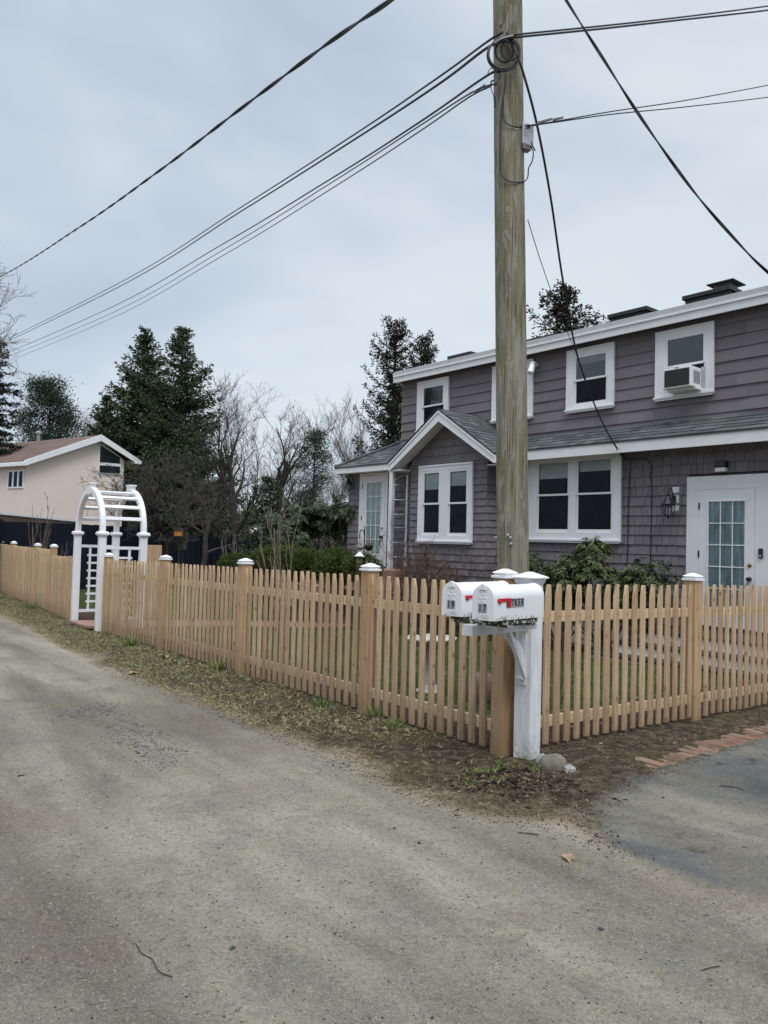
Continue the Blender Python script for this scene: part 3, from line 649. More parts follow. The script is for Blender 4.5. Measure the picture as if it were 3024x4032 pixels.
def text_mesh(txt, size, ext=.0008, bold=.0):
    cu = bpy.data.curves.new('txt', 'FONT'); cu.body = txt; cu.size = size; cu.extrude = ext; cu.offset = bold; cu.align_x = 'CENTER'; cu.align_y = 'CENTER'
    o = bpy.data.objects.new('t', cu); C.objects.link(o); bpy.context.view_layer.update()
    me = bpy.data.meshes.new_from_object(o); bpy.data.objects.remove(o); return me
def put_text(txt, size, parent, M4, mat, name='lettering', xs=.8, bold=.0012):
    me = text_mesh(txt, size, bold=bold); me.transform(M4 @ Matrix.Scale(xs, 4, (1, 0, 0))); me.materials.clear(); return link(name, me, mat, parent)
R90X = Matrix.Rotation(math.pi/2, 4, 'X'); 
def mailbox(label, x, y, number, letters):
    r = thing('mailbox', label, 'mailbox', (0, 0, 0), RZM, group='mailboxes')
    c, s = math.cos(RZM), math.sin(RZM); r.location = (MPX+x*c-y*s, MPY+x*s+y*c, gz(MPX, MPY)+1.034)
    W, L_, ZV, R_ = .157, .55, .138, .0785
    def prof(g=0, k=16):
        pts = [(-g, 0), (-g, ZV)] + [(W/2-(R_+g)*math.cos(math.pi*i/k), ZV+(R_+g)*math.sin(math.pi*i/k)) for i in range(1, k)] + [(W+g, ZV), (W+g, 0)]
        return pts
    mb = MB(); mb.prism(prof(), 0, .006, L_); mb.build('body', M['mail'], r, smooth=True, bevel=.0015)
    mb = MB(); mb.prism(prof(.0035), 0, L_-.014, L_+.002); mb.build('rear_rim', M['mail'], r, smooth=True, bevel=.002)
    mb = MB(); mb.prism(prof(.0035), 0, -.012, .009); 
    mb.prism([(.052, ZV+R_-.03), (.062, ZV+R_+.004), (.074, ZV+R_+.010), (.084, ZV+R_+.010), (.095, ZV+R_+.004), (.105, ZV+R_-.03)], 0, -.020, -.0125)
    dr = mb.build('door', M['mail'], r, smooth=True, bevel=.0025)
    # pressed ornament on the door: knob beads, spread leaves, ribs
    mb = MB()
    for z, q in ((.175, .005), (.160, .0065), (.185, .0035)): mb.lathe([(q, 0), (q*.8, -.004), (q*.3, -.006)], sides=10, M=Matrix.Translation((-.012, W/2, z)) @ Matrix.Rotation(math.radians(-90), 4, 'Y') @ Matrix.Scale(-1, 4, (0, 0, 1)))
    for sgn in (-1, 1):
        for a0, ln, zz in ((.5, .030, .135), (.15, .034, .138), (.9, .024, .130), (-.3, .022, .122)):
            p = [(-.0128, W/2+sgn*.002, zz)]
            for k in range(1, 5): p.append((-.0135, W/2+sgn*(.002+ln*k/4*math.cos(a0-.35*k/4)), zz+ln*k/4*math.sin(a0-.35*k/4)))
            mb.tube(p, [.0012, .0022, .0022, .0016, .0006], 6)
    for z in (.036, .026, .018): mb.tube([(-.0125, .03, z), (-.0125, W-.03, z)], .0016, 6)
    mb.build('pressed_ornament', M['mail'], dr, smooth=True)
    RF = Matrix.Rotation(-math.pi/2, 4, 'Z') @ R90X
    mb = MB()
    for k in (0, 1): mb.box(-.0135, -.0122, .047+.0345*k, .080+.0345*k, .046, .103)
    mb.build('number_decal', M['decal'], dr)
    for k, ch in enumerate(number): put_text(ch, .062, dr, Matrix.Translation((-.0142, .098-.0345*k, .0745)) @ RF, M['letter'], 'number')
    # flag on the near side
    mb = MB(); z1 = .137
    mb.box(.030, .172, -.0065, -.0035, z1-.020, z1); mb.prism([(.135, z1-.020), (.135, z1-.055), (.165, z1-.055), (.172, z1-.050), (.172, z1-.020)], 1, -.0065, -.0035)
    mb.lathe([(.013, 0), (.013, .005), (.006, .009)], sides=14, M=Matrix.Translation((.052, -.003, z1-.019)) @ Matrix.Rotation(math.pi/2, 4, 'X')); mb.prism([(.030, z1-.02), (.062, z1-.034), (.066, z1-.010), (.030, z1-.004)], 1, -.0085, -.0037)
    mb.build('flag', M['red'], r, bevel=.0008)
    for xx in (.03,) + tuple(.18+.085*i for i in range(4)):
        mb = MB(); mb.lathe([(.005, 0), (.005, .002), (.002, .004)], sides=10, M=Matrix.Translation((xx, 0, .012)) @ R90X); mb.build('screw', M['galv'], r, smooth=True)
    if letters:
        mb = MB()
        for k in range(5): mb.box(.140+.036*k+(.0), .1755+.036*k, -.0018, -.0004, z1-.060, z1-.003)
        mb.build('name_decal', M['decal'], r)
        mb = MB(); mb.box(.1255, .139, -.0018, -.0004, z1-.060, z1-.018); mb.build('name_decal', M['decal'], r)
        mb = MB(); mb.box(.128, .1345, -.0030, -.0020, z1-.056, z1-.020); mb.build('lettering', M['letter'], r)
        for k, ch in enumerate('TKER'): put_text(ch, .060, r, Matrix.Translation((.1937+.036*k, -.0026, z1-.0315)) @ R90X, M['letter'])
    return r
mailbox('white mailbox with number 17 and the letters TKER beside its red flag', -.797, -.269, '17', True)
mailbox('white mailbox with number 19, half hidden behind the mailbox lettered TKER', -.752, .016, '19', False)

# ================================================================== UTILITY POLE AND WIRES
PX = lambda z: 1.21 - .0308*z
pole = thing('utility_pole', 'tall weathered greenish wooden utility pole behind the fence corner', 'pole', (1.21, 6.9, gz(1.21, 6.9)))
mb = MB(); vs = []; K = 40; ZS = np.linspace(-.3, 10.5, 110)
rr = np.random.default_rng(3).normal(0, 1, (len(ZS), K)); 
for i, z in enumerate(ZS):
    r0 = .1435 - .0016*z
    for k in range(K):
        a = 2*math.pi*k/K; r = r0*(1 + .012*math.sin(3*a+z*.3) + .010*math.sin(11*a+1.2*math.sin(z*1.3)) + .0035*rr[i, k])
        vs.append((-.0308*z + r*math.cos(a), r*math.sin(a), z))
n = len(ZS)
fs = [(i*K+k, i*K+(k+1) % K, (i+1)*K+(k+1) % K, (i+1)*K+k) for i in range(n-1) for k in range(K)] + [tuple(range((n-1)*K, n*K))]
mb.add(vs, fs); mb.build('shaft', M['pole'], pole, smooth=True)
PL = np.array(pole.location)
def pol(px, py, Y=None, out_=.0):
    """point on the camera side of the pole (pole-local)"""
    if Y is not None: return np.array(at(px, py, Y)) - PL
    P = at(px, py, 6.9); z = P[2]; cxp = PX(z); r = .1435-.0016*z+.006+out_; dx = max(-r*.985, min(r*.985, P[0]-cxp)); Yd = 6.9 - math.sqrt(max(r*r-dx*dx, 0))
    return np.array(at(px, py, Yd)) - PL
c7 = lambda x, y: (1850+x*.36174, y*.36166)
def smooth_pts(P, n=8):
    P = [np.array(p, float) for p in P]; P = [2*P[0]-P[1]] + P + [2*P[-1]-P[-2]]; o = []
    for i in range(1, len(P)-2):
        for t in np.linspace(0, 1, n, endpoint=False):
            a, b, c, d = P[i-1:i+3]; o.append(.5*((2*b)+(-a+c)*t+(2*a-5*b+4*c-d)*t*t+(-a+3*b-3*c+d)*t**3))
    o.append(P[-2]); return o
# junction box
jb = MB(); q = pol(*c7(588, 1500)); ja = Matrix.Translation(Vector(q)) @ Matrix.Rotation(math.radians(28), 4, 'Z')
jb.box(-.062, .062, -.065, .02, -.095, .10, ja); jb.add([(-.062, -.065, -.095), (.062, -.065, -.095), (.062, .02, -.095), (-.062, .02, -.095), (-.045, -.05, -.125), (.045, -.05, -.125), (.045, .01, -.125), (-.045, .01, -.125)], [(0, 1, 5, 4), (1, 2, 6, 5), (2, 3, 7, 6), (3, 0, 4, 7), (7, 6, 5, 4)], ja)
jbo = jb.build('junction_box', M['galv'], pole, bevel=.006)
mb = MB(); mb.tube([Vector(pol(*c7(520, 1400))), Vector(pol(*c7(480, 1410)))], .008, 6); mb.build('bracket', M['galv'], jbo)
def polewire(name, pts, r, out_=.012, sides=6):
    mb = MB(); mb.tube(smooth_pts([pol(*c7(x, y), out_=out_) if not y2 else pol(*c7(x, y), Y=y2) for x, y, y2 in pts]), r, sides); return mb.build(name, M['cable'], pole, smooth=True)
polewire('down_wire', [(390, 820, 0), (375, 1000, 0), (350, 1150, 0), (330, 1400, 0), (325, 1780, 0), (345, 1910, 0), (420, 1970, 0), (520, 1985, 0), (600, 1970, 0), (632, 1920, 6.9), (640, 1830, 6.85), (680, 1750, 6.8), (690, 1650, 6.8), (660, 1590, 6.8)], .0055)
polewire('down_wire', [(385, 880, 0), (365, 1100, 0), (370, 1290, 0), (410, 1350, 0), (480, 1378, 0), (560, 1380, 0), (660, 1370, 6.8), (740, 1362, 6.8)], .0055)
# coil of slack cable
for (cx_, cy_, rx_, ry_, tw) in ((375, 560, 95, 118, .0), (365, 600, 175, 175, .35), (370, 590, 165, 165, .2), (440, 540, 100, 110, -.2)):
    pts = []
    for k in range(26):
        a = 2*math.pi*k/24+tw*5; x, y = cx_+rx_*math.cos(a), cy_+ry_*math.sin(a)
        pts.append(np.array(at(*c7(x, y), 6.70+.03*math.sin(a+tw*9))) - PL)
    mb = MB(); mb.tube(smooth_pts(pts, 3), .0085, 6, caps=False); mb.build('cable_coil', M['cable'], pole, smooth=True)
mb = MB(); mb.tube(smooth_pts([pol(*c7(x, y), Y=6.68) for x, y in ((270, 490), (330, 445), (400, 420), (470, 405))]), .022, 8); mb.build('clamp', M['black'], pole, smooth=True)
mb = MB(); mb.tube(smooth_pts([pol(*c7(x, y), Y=6.72) for x, y in ((285, 775), (330, 765), (365, 745))]), .02, 8); mb.build('clamp', M['black'], pole, smooth=True)
for pts in (((262, 880), (240, 880), (232, 900), (245, 920), (300, 925)), ((345, 300), (330, 285), (340, 265), (352, 268)), ((615, 1400), (650, 1385), (655, 1365), (635, 1358), (622, 1370))):
    mb = MB(); mb.tube(smooth_pts([pol(*c7(x, y), Y=6.76) for x, y in pts], 5), .007, 6); mb.build('hook', M['black'], pole, smooth=True)
polewire('tag_wire', [(195, 800, 6.74), (215, 755, 6.74), (260, 745, 6.74), (315, 780, 6.74), (322, 850, 6.74), (300, 900, 6.74), (230, 940, 6.74), (262, 1050, 6.74)], .004)
polewire('tag_wire', [(268, 1050, 6.74), (276, 1170, 6.74)], .010)
polewire('tag_wire', [(665, 1545, 6.78), (690, 1600, 6.76), (712, 1642, 6.76)], .006)
for (px_, py_) in ((1953, 2118), (2010, 2118), (2000, 2108), (2012, 2142)):
    P = pol(px_, py_); mb = MB(); mb.lathe([(.013, 0), (.013, .004), (.007, .010)], sides=12, M=Matrix.Translation(Vector(P)) @ R90X); mb.build('bolt', M['galv'], pole, smooth=True)
def wire(label, pts, r, group='overhead cables', twist=0, sides=6, name='utility_cable', mat=None):
    """pts: (display px, display py, distance) -> a hanging cable through those points of the air"""
    P = smooth_pts([at(x*1.8228, y*1.8228, Y) for x, y, Y in pts], 14); mb = MB()
    if twist:
        # two conductors wound round each other
        cum = 0; A, B = [], []
        Pd = []
        for a, b in zip(P[:-1], P[1:]):
            k = max(1, int(np.linalg.norm(b-a)/.05)); Pd += [a+(b-a)*i/k for i in range(k)]
        Pd.append(P[-1])
        for i, p in enumerate(Pd):
            if i: cum += np.linalg.norm(Pd[i]-Pd[i-1])
            t = unit(Pd[min(i+1, len(Pd)-1)]-Pd[max(i-1, 0)]); s_ = unit(np.cross(t, [0, 0, 1.])); u_ = np.cross(s_, t); a = cum*twist
            o = (s_*math.cos(a)+u_*math.sin(a))*r*.95; A.append(p+o); B.append(p-o)
        mb.tube(A, r, 5); mb.tube(B, r, 5)
    else: mb.tube(P, r, sides)
    o = mb.build(name, mat or M['cable'], None, smooth=True); return tag(o, label, 'cable', group)
wire('thick twisted cable crossing the upper left sky clear of the pole', [(900, -45, 5.6), (845, 0, 6.0), (700, 100, 7.4), (520, 235, 9.6), (340, 372, 13), (170, 492, 19), (0, 598, 30), (-160, 675, 48)], .011, twist=3.2)
wire('thick twisted cable slanting down across the upper right sky to the right edge', [(1190, -60, 5.5), (1223, 0, 5.5), (1300, 122, 5.5), (1390, 262, 5.5), (1500, 415, 5.5), (1600, 530, 5.5), (1659, 588, 5.5), (1760, 670, 5.5)], .006, twist=6)
wire('topmost cable running left from the hook near the top of the pole', [(1086, 70, 6.72), (1050, 92, 6.95), (940, 172, 8.2), (760, 294, 10.8), (520, 448, 16), (260, 610, 27), (0, 739, 45), (-120, 790, 60)], .0115)
wire('heavier black cable running left from the clamp above the coil of slack', [(1100, 83, 6.72), (1050, 105, 6.95), (940, 187, 8.2), (760, 305, 10.8), (520, 457, 16), (260, 618, 27), (0, 745, 45), (-120, 800, 60)], .014)
wire('cable running left from the lower clamp under the coil of slack', [(1075, 150, 6.74), (1030, 178, 7.1), (900, 268, 8.7), (720, 383, 11.8), (480, 528, 18), (240, 664, 30), (0, 768, 46), (-120, 812, 60)], .0115)
wire('thin telephone cable running left with a splice sleeve, above the lowest one', [(1062, 182, 6.74), (1010, 205, 7.2), (900, 276, 8.7), (720, 392, 11.8), (480, 541, 18), (240, 677, 30), (0, 777, 46), (-120, 822, 60)], .008)
wire('lowest thin telephone cable running left from the pole hook', [(1060, 186, 6.74), (1010, 212, 7.2), (900, 288, 8.7), (720, 405, 11.8), (480, 553, 18), (240, 688, 30), (0, 787, 46), (-120, 832, 60)], .008)
wire('upper of two heavy cables running right from the clamp near the top of the pole', [(1110, 76, 6.72), (1140, 72, 6.75), (1300, 56, 7.3), (1480, 36, 8.1), (1659, 13, 9.0), (1800, -8, 10)], .0085)
wire('lower of two heavy cables running right from the clamp near the top of the pole', [(1110, 81, 6.72), (1140, 78, 6.75), (1300, 62, 7.3), (1480, 42, 8.1), (1659, 22, 9.0), (1800, 2, 10)], .0095)
wire('thin cable running right and steeper from the hook above the junction box', [(1135, 272, 6.76), (1200, 262, 6.9), (1320, 241, 7.3), (1480, 217, 8.0), (1659, 184, 9.0), (1800, 155, 10)], .0055)
wire('thin cable running right and flatter from the hook above the junction box', [(1135, 273, 6.76), (1200, 264, 6.9), (1320, 247, 7.3), (1480, 231, 8.0), (1659, 210, 9.0), (1800, 190, 10)], .0055)
for x0, y0, x1, y1, Y in ((1022, 200, 1048, 186, 7.0), (1163, 266, 1192, 258, 6.85), (1194, 260, 1216, 255, 6.9)):
    wire('short grey splice sleeve clipped on a thin cable beside the pole', [(x0, y0-2, Y-.01), (x1, y1-2, Y-.01)], .014, group='cable splice sleeves', name='splice_sleeve', mat=M['galv'])
wire('black service drop sweeping from the top of the pole down to the house eave', [(1095, 70, 6.74), (1108, 100, 6.72), (1128, 150, 6.70), (1160, 270, 6.9), (1190, 430, 7.5), (1215, 600, 8.4), (1245, 760, 9.6), (1275, 850, 10.7), (1300, 910, 11.6), (1330, 965, 12.45), (1345, 982, 12.75)], .011)
wire('thin service wire descending from behind the pole to the house eave', [(1140, 475, 7.1), (1170, 570, 7.8), (1205, 668, 8.8), (1245, 765, 10), (1280, 860, 11.2), (1305, 920, 12), (1345, 985, 12.75)], .0045)

# ================================================================== GREY HOUSE (house-local: +x toward the far left end, +y out toward the street, z up)
HO = np.array([5.144, 11.5]); HRZ = math.radians(130)
house = thing('shingled_house', 'two-storey mauve-grey shingled house with white trim, small gabled bay and green-grey porch roofs', 'house', (HO[0], HO[1], 0), HRZ)
HU = np.array([math.cos(HRZ), math.sin(HRZ)]); HV = np.array([-HU[1], HU[0]])
def hw(x, y, z=0): p = HO + HU*x + HV*y; return (p[0], p[1], z)
def shingle_faces(x0, x1, z0, z1, expo, wr, gap=.004, holes=(), lim=None, seed=0, t0=.024, t1=.003, jit=.004, back=.0):
    r = random.Random(seed); vs, fs = [], []; z = z0
    while z < z1-.01:
        zt = min(z+expo*1.12, z1+.0); a, b = x0, x1
        if lim: 
            l = lim(z + expo*.3)
            if not l: z += expo; continue
            a, b = max(a, l[0]), min(b, l[1])
        iv = [(a, b)]
        for hx0, hx1, hz0, hz1 in holes:
            if z+expo*.5 < hz1 and z+expo*.5 > hz0:
                iv = [q for p in iv for q in ((p[0], min(p[1], hx0)), (max(p[0], hx1), p[1])) if q[1]-q[0] > .01]
        for p, q in iv:
            x = p; x -= 0 
            first = True
            while x < q-.005:
                w_ = r.uniform(*wr); w_ = w_*r.uniform(.3, 1) if first else w_; first = False
                xe = min(x+w_, q); 
                if q-xe < wr[0]*.35: xe = q
                zb = z + r.uniform(-jit, jit*.4); tb = t0*r.uniform(.85, 1.25); k = len(vs); g = gap/2
                for (xx, yy, zz) in ((x+g, back, zb), (xe-g, back, zb), (xe-g, tb, zb), (x+g, tb, zb), (x+g, back, zt), (xe-g, back, zt), (xe-g, t1, zt), (x+g, t1, zt)): vs.append((xx, yy, zz))
                fs += [tuple(k+i for i in f) for f in ((0, 1, 2, 3), (4, 7, 6, 5), (3, 2, 6, 7), (0, 3, 7, 4), (1, 5, 6, 2))]
                x = xe
        z += expo
    return vs, fs
def shingle_wall(parent, y, *a, mat=None, name='shingle_siding', M4=None, **k):
    vs, fs = shingle_faces(*a, **k); vs = [(x, y+yy, z) for x, yy, z in vs]; mb = MB(); mb.add(vs, fs, M4); return mb.build(name, mat or M['siding'], parent)

CAS = .040   # casing thickness
def window(parent, x0, x1, z0, z1, y, sashes, sz0, sz1, rail, blinds=(), head=True, sill=True, mat=None, label=None, screens=True):
    W_ = mat or M['white']; f = y+.026
    mb = MB()
    mb.box(x0, x1, f-.02, y+CAS+.012, sz1, z1); mb.box(x0, x1, f-.02, y+CAS+.012, z0, sz0)
    xsx = [x0] + [v for a, b in sorted(sashes) for v in (a, b)] + [x1]
    for a, b in zip(xsx[::2], xsx[1::2]): mb.box(a, b, f-.02, y+CAS+.012, sz0, sz1)
    win = mb.build('window', W_, parent, bevel=.003)
    if label: win['label'] = label
    mb = MB()   # raised moulding round the outside of the casing
    e = y+CAS+.012; q = .022
    mb.box(x0-.006, x1+.006, e, e+.014, z1-.035, z1+.004); mb.box(x0-.004, x0+q, e, e+.010, z0, z1-.035); mb.box(x1-q, x1+.004, e, e+.010, z0, z1-.035)
    mb.build('moulding', W_, win, bevel=.002)
    if sill:
        mb = MB(); mb.box(x0-.02, x1+.02, e, e+.035, z0+.012, z0+.045); mb.box(x0, x1, e, e+.018, z0-.02, z0+.012); mb.build('sill', W_, win, bevel=.003)
    for i, (a, b) in enumerate(sashes):
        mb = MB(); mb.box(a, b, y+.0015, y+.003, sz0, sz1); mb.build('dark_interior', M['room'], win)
        st = .042
        mb = MB(); u0 = rail-.018   # upper sash, further in front
        mb.box(a, b, f, f+.022, sz1-st, sz1); mb.box(a, b, f, f+.024, u0, u0+.036); mb.box(a, a+st, f, f+.022, u0+.036, sz1-st); mb.box(b-st, b, f, f+.022, u0+.036, sz1-st)
        mb.build('upper_sash', W_, win, bevel=.002)
        mb = MB(); g = f-.012
        mb.box(a, b, g, g+.016, sz0, sz0+.05); mb.box(a, a+st*.9, g, g+.016, sz0+.05, u0); mb.box(b-st*.9, b, g, g+.016, sz0+.05, u0)
        mb.build('lower_sash', W_, win, bevel=.002)
        mb = MB(); mb.sheet(a+st, b-st, f+.008, u0+.036, sz1-st); mb.build('upper_pane', M['glassup'] if z0 > 3 else M['glass'], win)
        mb = MB(); mb.sheet(a+st*.9, b-st*.9, g+.006, sz0+.05, u0); mb.build('lower_pane', M['glass'], win)
        if i < len(blinds) and blinds[i]:
            mb = MB(); bz = sz1-st-blinds[i]*(sz1-rail)
            n = 3
            for k in range(n): h = (sz1-st-bz)/n; mb.add([(a+.02, y+.006, bz+k*h), (b-.02, y+.006, bz+k*h), (b-.02, y+.014, bz+k*h), (a+.02, y+.014, bz+k*h), (a+.02, y+.005, bz+(k+1)*h), (b-.02, y+.005, bz+(k+1)*h), (b-.02, y+.008, bz+(k+1)*h), (a+.02, y+.008, bz+(k+1)*h)], [(0, 1, 2, 3), (4, 7, 6, 5), (3, 2, 6, 7), (0, 3, 7, 4), (1, 5, 6, 2)])
            mb.build('blind', M['blind'], win)
    return win
def door(parent, x0, x1, z0, z1, y, lite, handle_x, curtain, deadz):
    mb = MB(); lx0, lx1, lz0, lz1 = lite; th = .032
    mb.box(x0, x1, y, y+th, lz1, z1); mb.box(x0, x1, y, y+th, z0, lz0); mb.box(x0, lx0, y, y+th, lz0, lz1); mb.box(lx1, x1, y, y+th, lz0, lz1)
    d = mb.build('door', M['white'], parent, bevel=.002)
    mb = MB(); q = .022; e = y+th
    mb.box(lx0-q, lx1+q, e, e+.010, lz1, lz1+q); mb.box(lx0-q, lx1+q, e, e+.010, lz0-q, lz0); mb.box(lx0-q, lx0, e, e+.010, lz0, lz1); mb.box(lx1, lx1+q, e, e+.010, lz0, lz1)
    for k in (1, 2): xx = lx0+(lx1-lx0)*k/3; mb.box(xx-.008, xx+.008, e-.008, e+.004, lz0, lz1)
    for k in range(1, 5): zz = lz0+(lz1-lz0)*k/5; mb.box(lx0, lx1, e-.007, e+.006, zz-.008, zz+.008)
    mb.build('glazing_bars', M['white'], d, bevel=.001)
    mb = MB(); mb.sheet(lx0, lx1, e-.012, lz0, lz1); mb.build('pane', M['glass'], d)
    mb = MB(); n = 90; vs = []
    for i in range(n+1):
        xx = lx0+(lx1-lx0)*i/n; yy = y+.010+.0085*math.sin(i*.75+.8*math.sin(i*.13))
        vs += [(xx, yy, lz0), (xx, yy+.001*math.sin(i), lz1)]
    mb.add(vs, [(2*i, 2*i+2, 2*i+3, 2*i+1) for i in range(n)]); mb.build('curtain', curtain, d, smooth=True)
    s = 1 if handle_x > (x0+x1)/2 else -1
    mb = MB(); R_ = Matrix.Rotation(math.radians(-90), 4, 'X')
    mb.lathe([(.030, 0), (.030, .008), (.022, .018), (.010, .022)], sides=20, M=Matrix.Translation((handle_x, e, deadz)) @ R_); mb.build('deadbolt', M['brass'], d, smooth=True)
    mb = MB(); zz = deadz-.20; mb.lathe([(.033, 0), (.033, .006), (.020, .03), (.030, .045), (.028, .06), (.01, .065)], sides=20, M=Matrix.Translation((handle_x, e, zz)) @ R_)
    mb.tube(smooth_pts([(handle_x, e+.02, zz-.03), (handle_x, e+.05, zz-.07), (handle_x, e+.055, zz-.14), (handle_x, e+.045, zz-.20), (handle_x, e+.012, zz-.235), (handle_x, e+.010, zz-.26)]), [.011]*10+[.009]*50 if False else .0095, 8)
    mb.build('handle', M['black'], d, smooth=True)
    hx = x0 if s > 0 else x1
    for zz in (z0+.25, (z0+z1)/2+.05, z1-.25):
        mb = MB(); mb.box(hx-.012, hx+.012, e, e+.008, zz-.05, zz+.05); mb.build('hinge', M['black'], d)
    return d

# --- wall cores
def wall(x0, x1, y0, y1, z0, z1, name='wall'):
    mb = MB(); mb.box(x0, x1, y0, y1, z0, z1); return mb.build(name, M['sidingcore'], house)
ZG = -.35
wall(-4.5, 9.34, -6.5, 0, ZG, 3.25)
wall(-4.5, 7.70, -6.0, -.21, 3.26, 5.24)
wall(4.30, 6.42, 0.002, .60, ZG, 3.2)
# foundation skirt
mb = MB(); mb.box(-4.5, 4.3, .001, .02, ZG, .16); mb.build('foundation', M['cement'], house)
# --- shingled faces
shingle_wall(house, 0, -3.2, 4.30, .16, 3.22, .158, (.08, .20), holes=[(1.84, 3.75, 1.60, 3.3), (-2.3, .62, -1, 2.62)], seed=1, gap=.007)
shingle_wall(house, 0, 6.42, 7.90, .10, 3.22, .150, (.16, .38), gap=.002, seed=2)
shingle_wall(house, 0, 8.88, 9.34, .10, 3.22, .150, (.2, .45), gap=.002, seed=3)
shingle_wall(house, -.21, -3.2, 7.70, 3.45, 5.26, .195, (.45, 1.1), gap=.0012, jit=.0015, holes=[(6.18, 7.10, 3.98, 5.06), (3.92, 4.88, 3.98, 5.06), (2.13, 3.06, 3.98, 5.06), (.35, 1.28, 3.98, 5.06)], seed=4)
def gl(z):
    k = (4.03-z)/.98 * 1.45     # half width under the gable
    return None if k <= .03 else (5.36-min(k, 1.06), 5.36+min(k, 1.06))
shingle_wall(house, .60, 4.30, 6.42, .10, 3.10, .134, (.11, .22), holes=[(4.66, 6.10, 1.60, 3.06)], seed=5)
shingle_wall(house, .60, 4.30, 6.42, 3.105, 4.05, .165, (.10, .20), lim=gl, seed=6)
mb = MB(); mb.prism([(4.30, 3.19), (6.42, 3.19), (5.36, 4.0)], 1, .25, .599); mb.build('gable_wall', M['sidingcore'], house)
RETM = Matrix(((0, -1, 0, 4.30), (1, 0, 0, 0), (0, 0, 1, 0), (0, 0, 0, 1)))   # side of the bay, facing -x
vs, fs = shingle_faces(0.0, .612, .10, 3.2, .134, (.11, .22), seed=7); mb = MB(); mb.add(vs, fs, RETM); mb.build('shingle_siding', M['siding'], house)
LFM = Matrix(((0, 1, 0, 9.34), (-1, 0, 0, 0), (0, 0, 1, 0), (0, 0, 0, 1)))
vs, fs = shingle_faces(-.0, 6.4, .10, 3.2, .15, (.2, .45), seed=8); mb = MB(); mb.add(vs, fs, LFM); mb.build('shingle_siding', M['siding'], house)
LFM2 = Matrix(((0, 1, 0, 7.70), (-1, 0, 0, 0), (0, 0, 1, 0), (0, 0, 0, 1)))
vs, fs = shingle_faces(.21, 6.0, 3.5, 5.26, .195, (.28, .6), seed=9); mb = MB(); mb.add(vs, fs, LFM2); mb.build('shingle_siding', M['siding'], house)

# --- upper eave and flat roof
mb = MB(); mb.box(-4.5, 7.70, -.01, .022, 5.13, 5.255); mb.box(-4.5, 7.745, -.02, .045, 5.255, 5.29); mb.build('upper_fascia', M['white'], house, bevel=.003)
mb = MB(); mb.box(7.705, 7.78, -6.2, .022, 5.14, 5.37); mb.build('end_fascia', M['white'], house, bevel=.003)
mb = MB(); mb.box(-4.5, 7.745, -.02, .030, 5.29, 5.385); mb.build('drip_edge', M['dripgrey'], house, bevel=.002)
mb = MB(); mb.box(-4.5, 7.70, -6.2, -.021, 5.245, 5.375); mb.build('flat_roof', M['darkbox'], house)
mb = MB(); mb.box(-4.5, 7.70, -.209, -.011, 5.17, 5.24); mb.build('soffit', M['sidingcore'], house)
# --- dark curbs on the flat roof
def curb(x0, x1, y0, y1, z):
    mb = MB(); mb.box(x0, x1, y0, y1, 5.376, z-.07); c = mb.build('roof_curb', M['darkbox'], house, bevel=.003)
    mb = MB(); mb.box(x0-.04, x1+.04, y0-.04, y1+.04, z-.069, z); mb.build('curb_flashing', M['darkbox'], c, bevel=.003); return c
curb(6.35, 7.0, -1.9, -1.0, 5.80); curb(4.0, 4.75, -1.9, -1.0, 5.76); curb(2.02, 2.76, -1.9, -1.0, 5.87)
c = curb(.50, 1.27, -1.9, -1.0, 5.88)
mb = MB(); cx_, cy_ = .80, -1.5; mb.box(cx_-.16, cx_+.16, cy_-.16, cy_+.16, 5.882, 5.93); mb.build('chimney_collar', M['cement'], c)
mb = MB()
for k in range(10):
    for s_ in (-1, 1):
        o_ = -.13+.26*k/9
        mb.box(cx_+o_-.003, cx_+o_+.003, cy_+s_*.13-.003, cy_+s_*.13+.003, 5.931, 6.075); mb.box(cx_+s_*.135-.003, cx_+s_*.135+.003, cy_+o_-.003, cy_+o_+.003, 5.931, 6.075)
mb.build('spark_screen', M['galv'], c)
mb = MB(); mb.box(cx_-.235, cx_+.235, cy_-.235, cy_+.235, 6.076, 6.092); mb.frustum(cx_, cy_, 6.092, 6.155, .225, .225, .01, .01); mb.build('chimney_cap', M['darkbox'], c)
# parapet end post at the far right edge
mb = MB(); mb.box(-.86, -.60, -.02, .06, 5.386, 5.50); mb.build('roof_end_post', M['white'], house)
# --- skirt roof
SL = .56; E0, ZE = .38, 3.255
def roof_shingles(name, x0, x1, s1, M4, expo=.135, lim=None, seed=0, sides=None):
    vs, fs = shingle_faces(x0, x1, 0, s1, expo, (.10, .30), gap=.002, lim=lim, seed=seed, t0=.012, t1=.002, jit=.002, back=-.004); mb = MB(); mb.add(vs, fs, M4); return mb.build(name, M['roof'], house)
aS = math.atan(SL)
def slopeM(ox, oy, oz, downdir, ang_):
    """local x along eave, local z up the slope, local y outward normal; downdir = horizontal unit vector pointing down the slope"""
    dx, dy = downdir; ca, sa = math.cos(ang_), math.sin(ang_); X = (dy, -dx, 0) 
    Zv = (-dx*ca, -dy*ca, sa); Yv = (dx*sa, dy*sa, ca)
    return Matrix(((X[0], Yv[0], Zv[0], ox), (X[1], Yv[1], Zv[1], oy), (X[2], Yv[2], Zv[2], oz), (0, 0, 0, 1)))
XL = 9.45
sl_len = math.hypot(.58, .58*SL)
MF = slopeM(0, E0, ZE, (0, 1), aS)
mb = MB(); mb.prism([(E0, ZE-.02), (E0, ZE-.004), (-.205, ZE-.004+(E0+.205)*SL), (-.205, ZE-.02)], 0, -4.5, 3.86); mb.build('skirt_roof', M['roof'], house)
roof_shingles('roof_shingles', -3.2, 3.90, sl_len+.06, MF, seed=11)
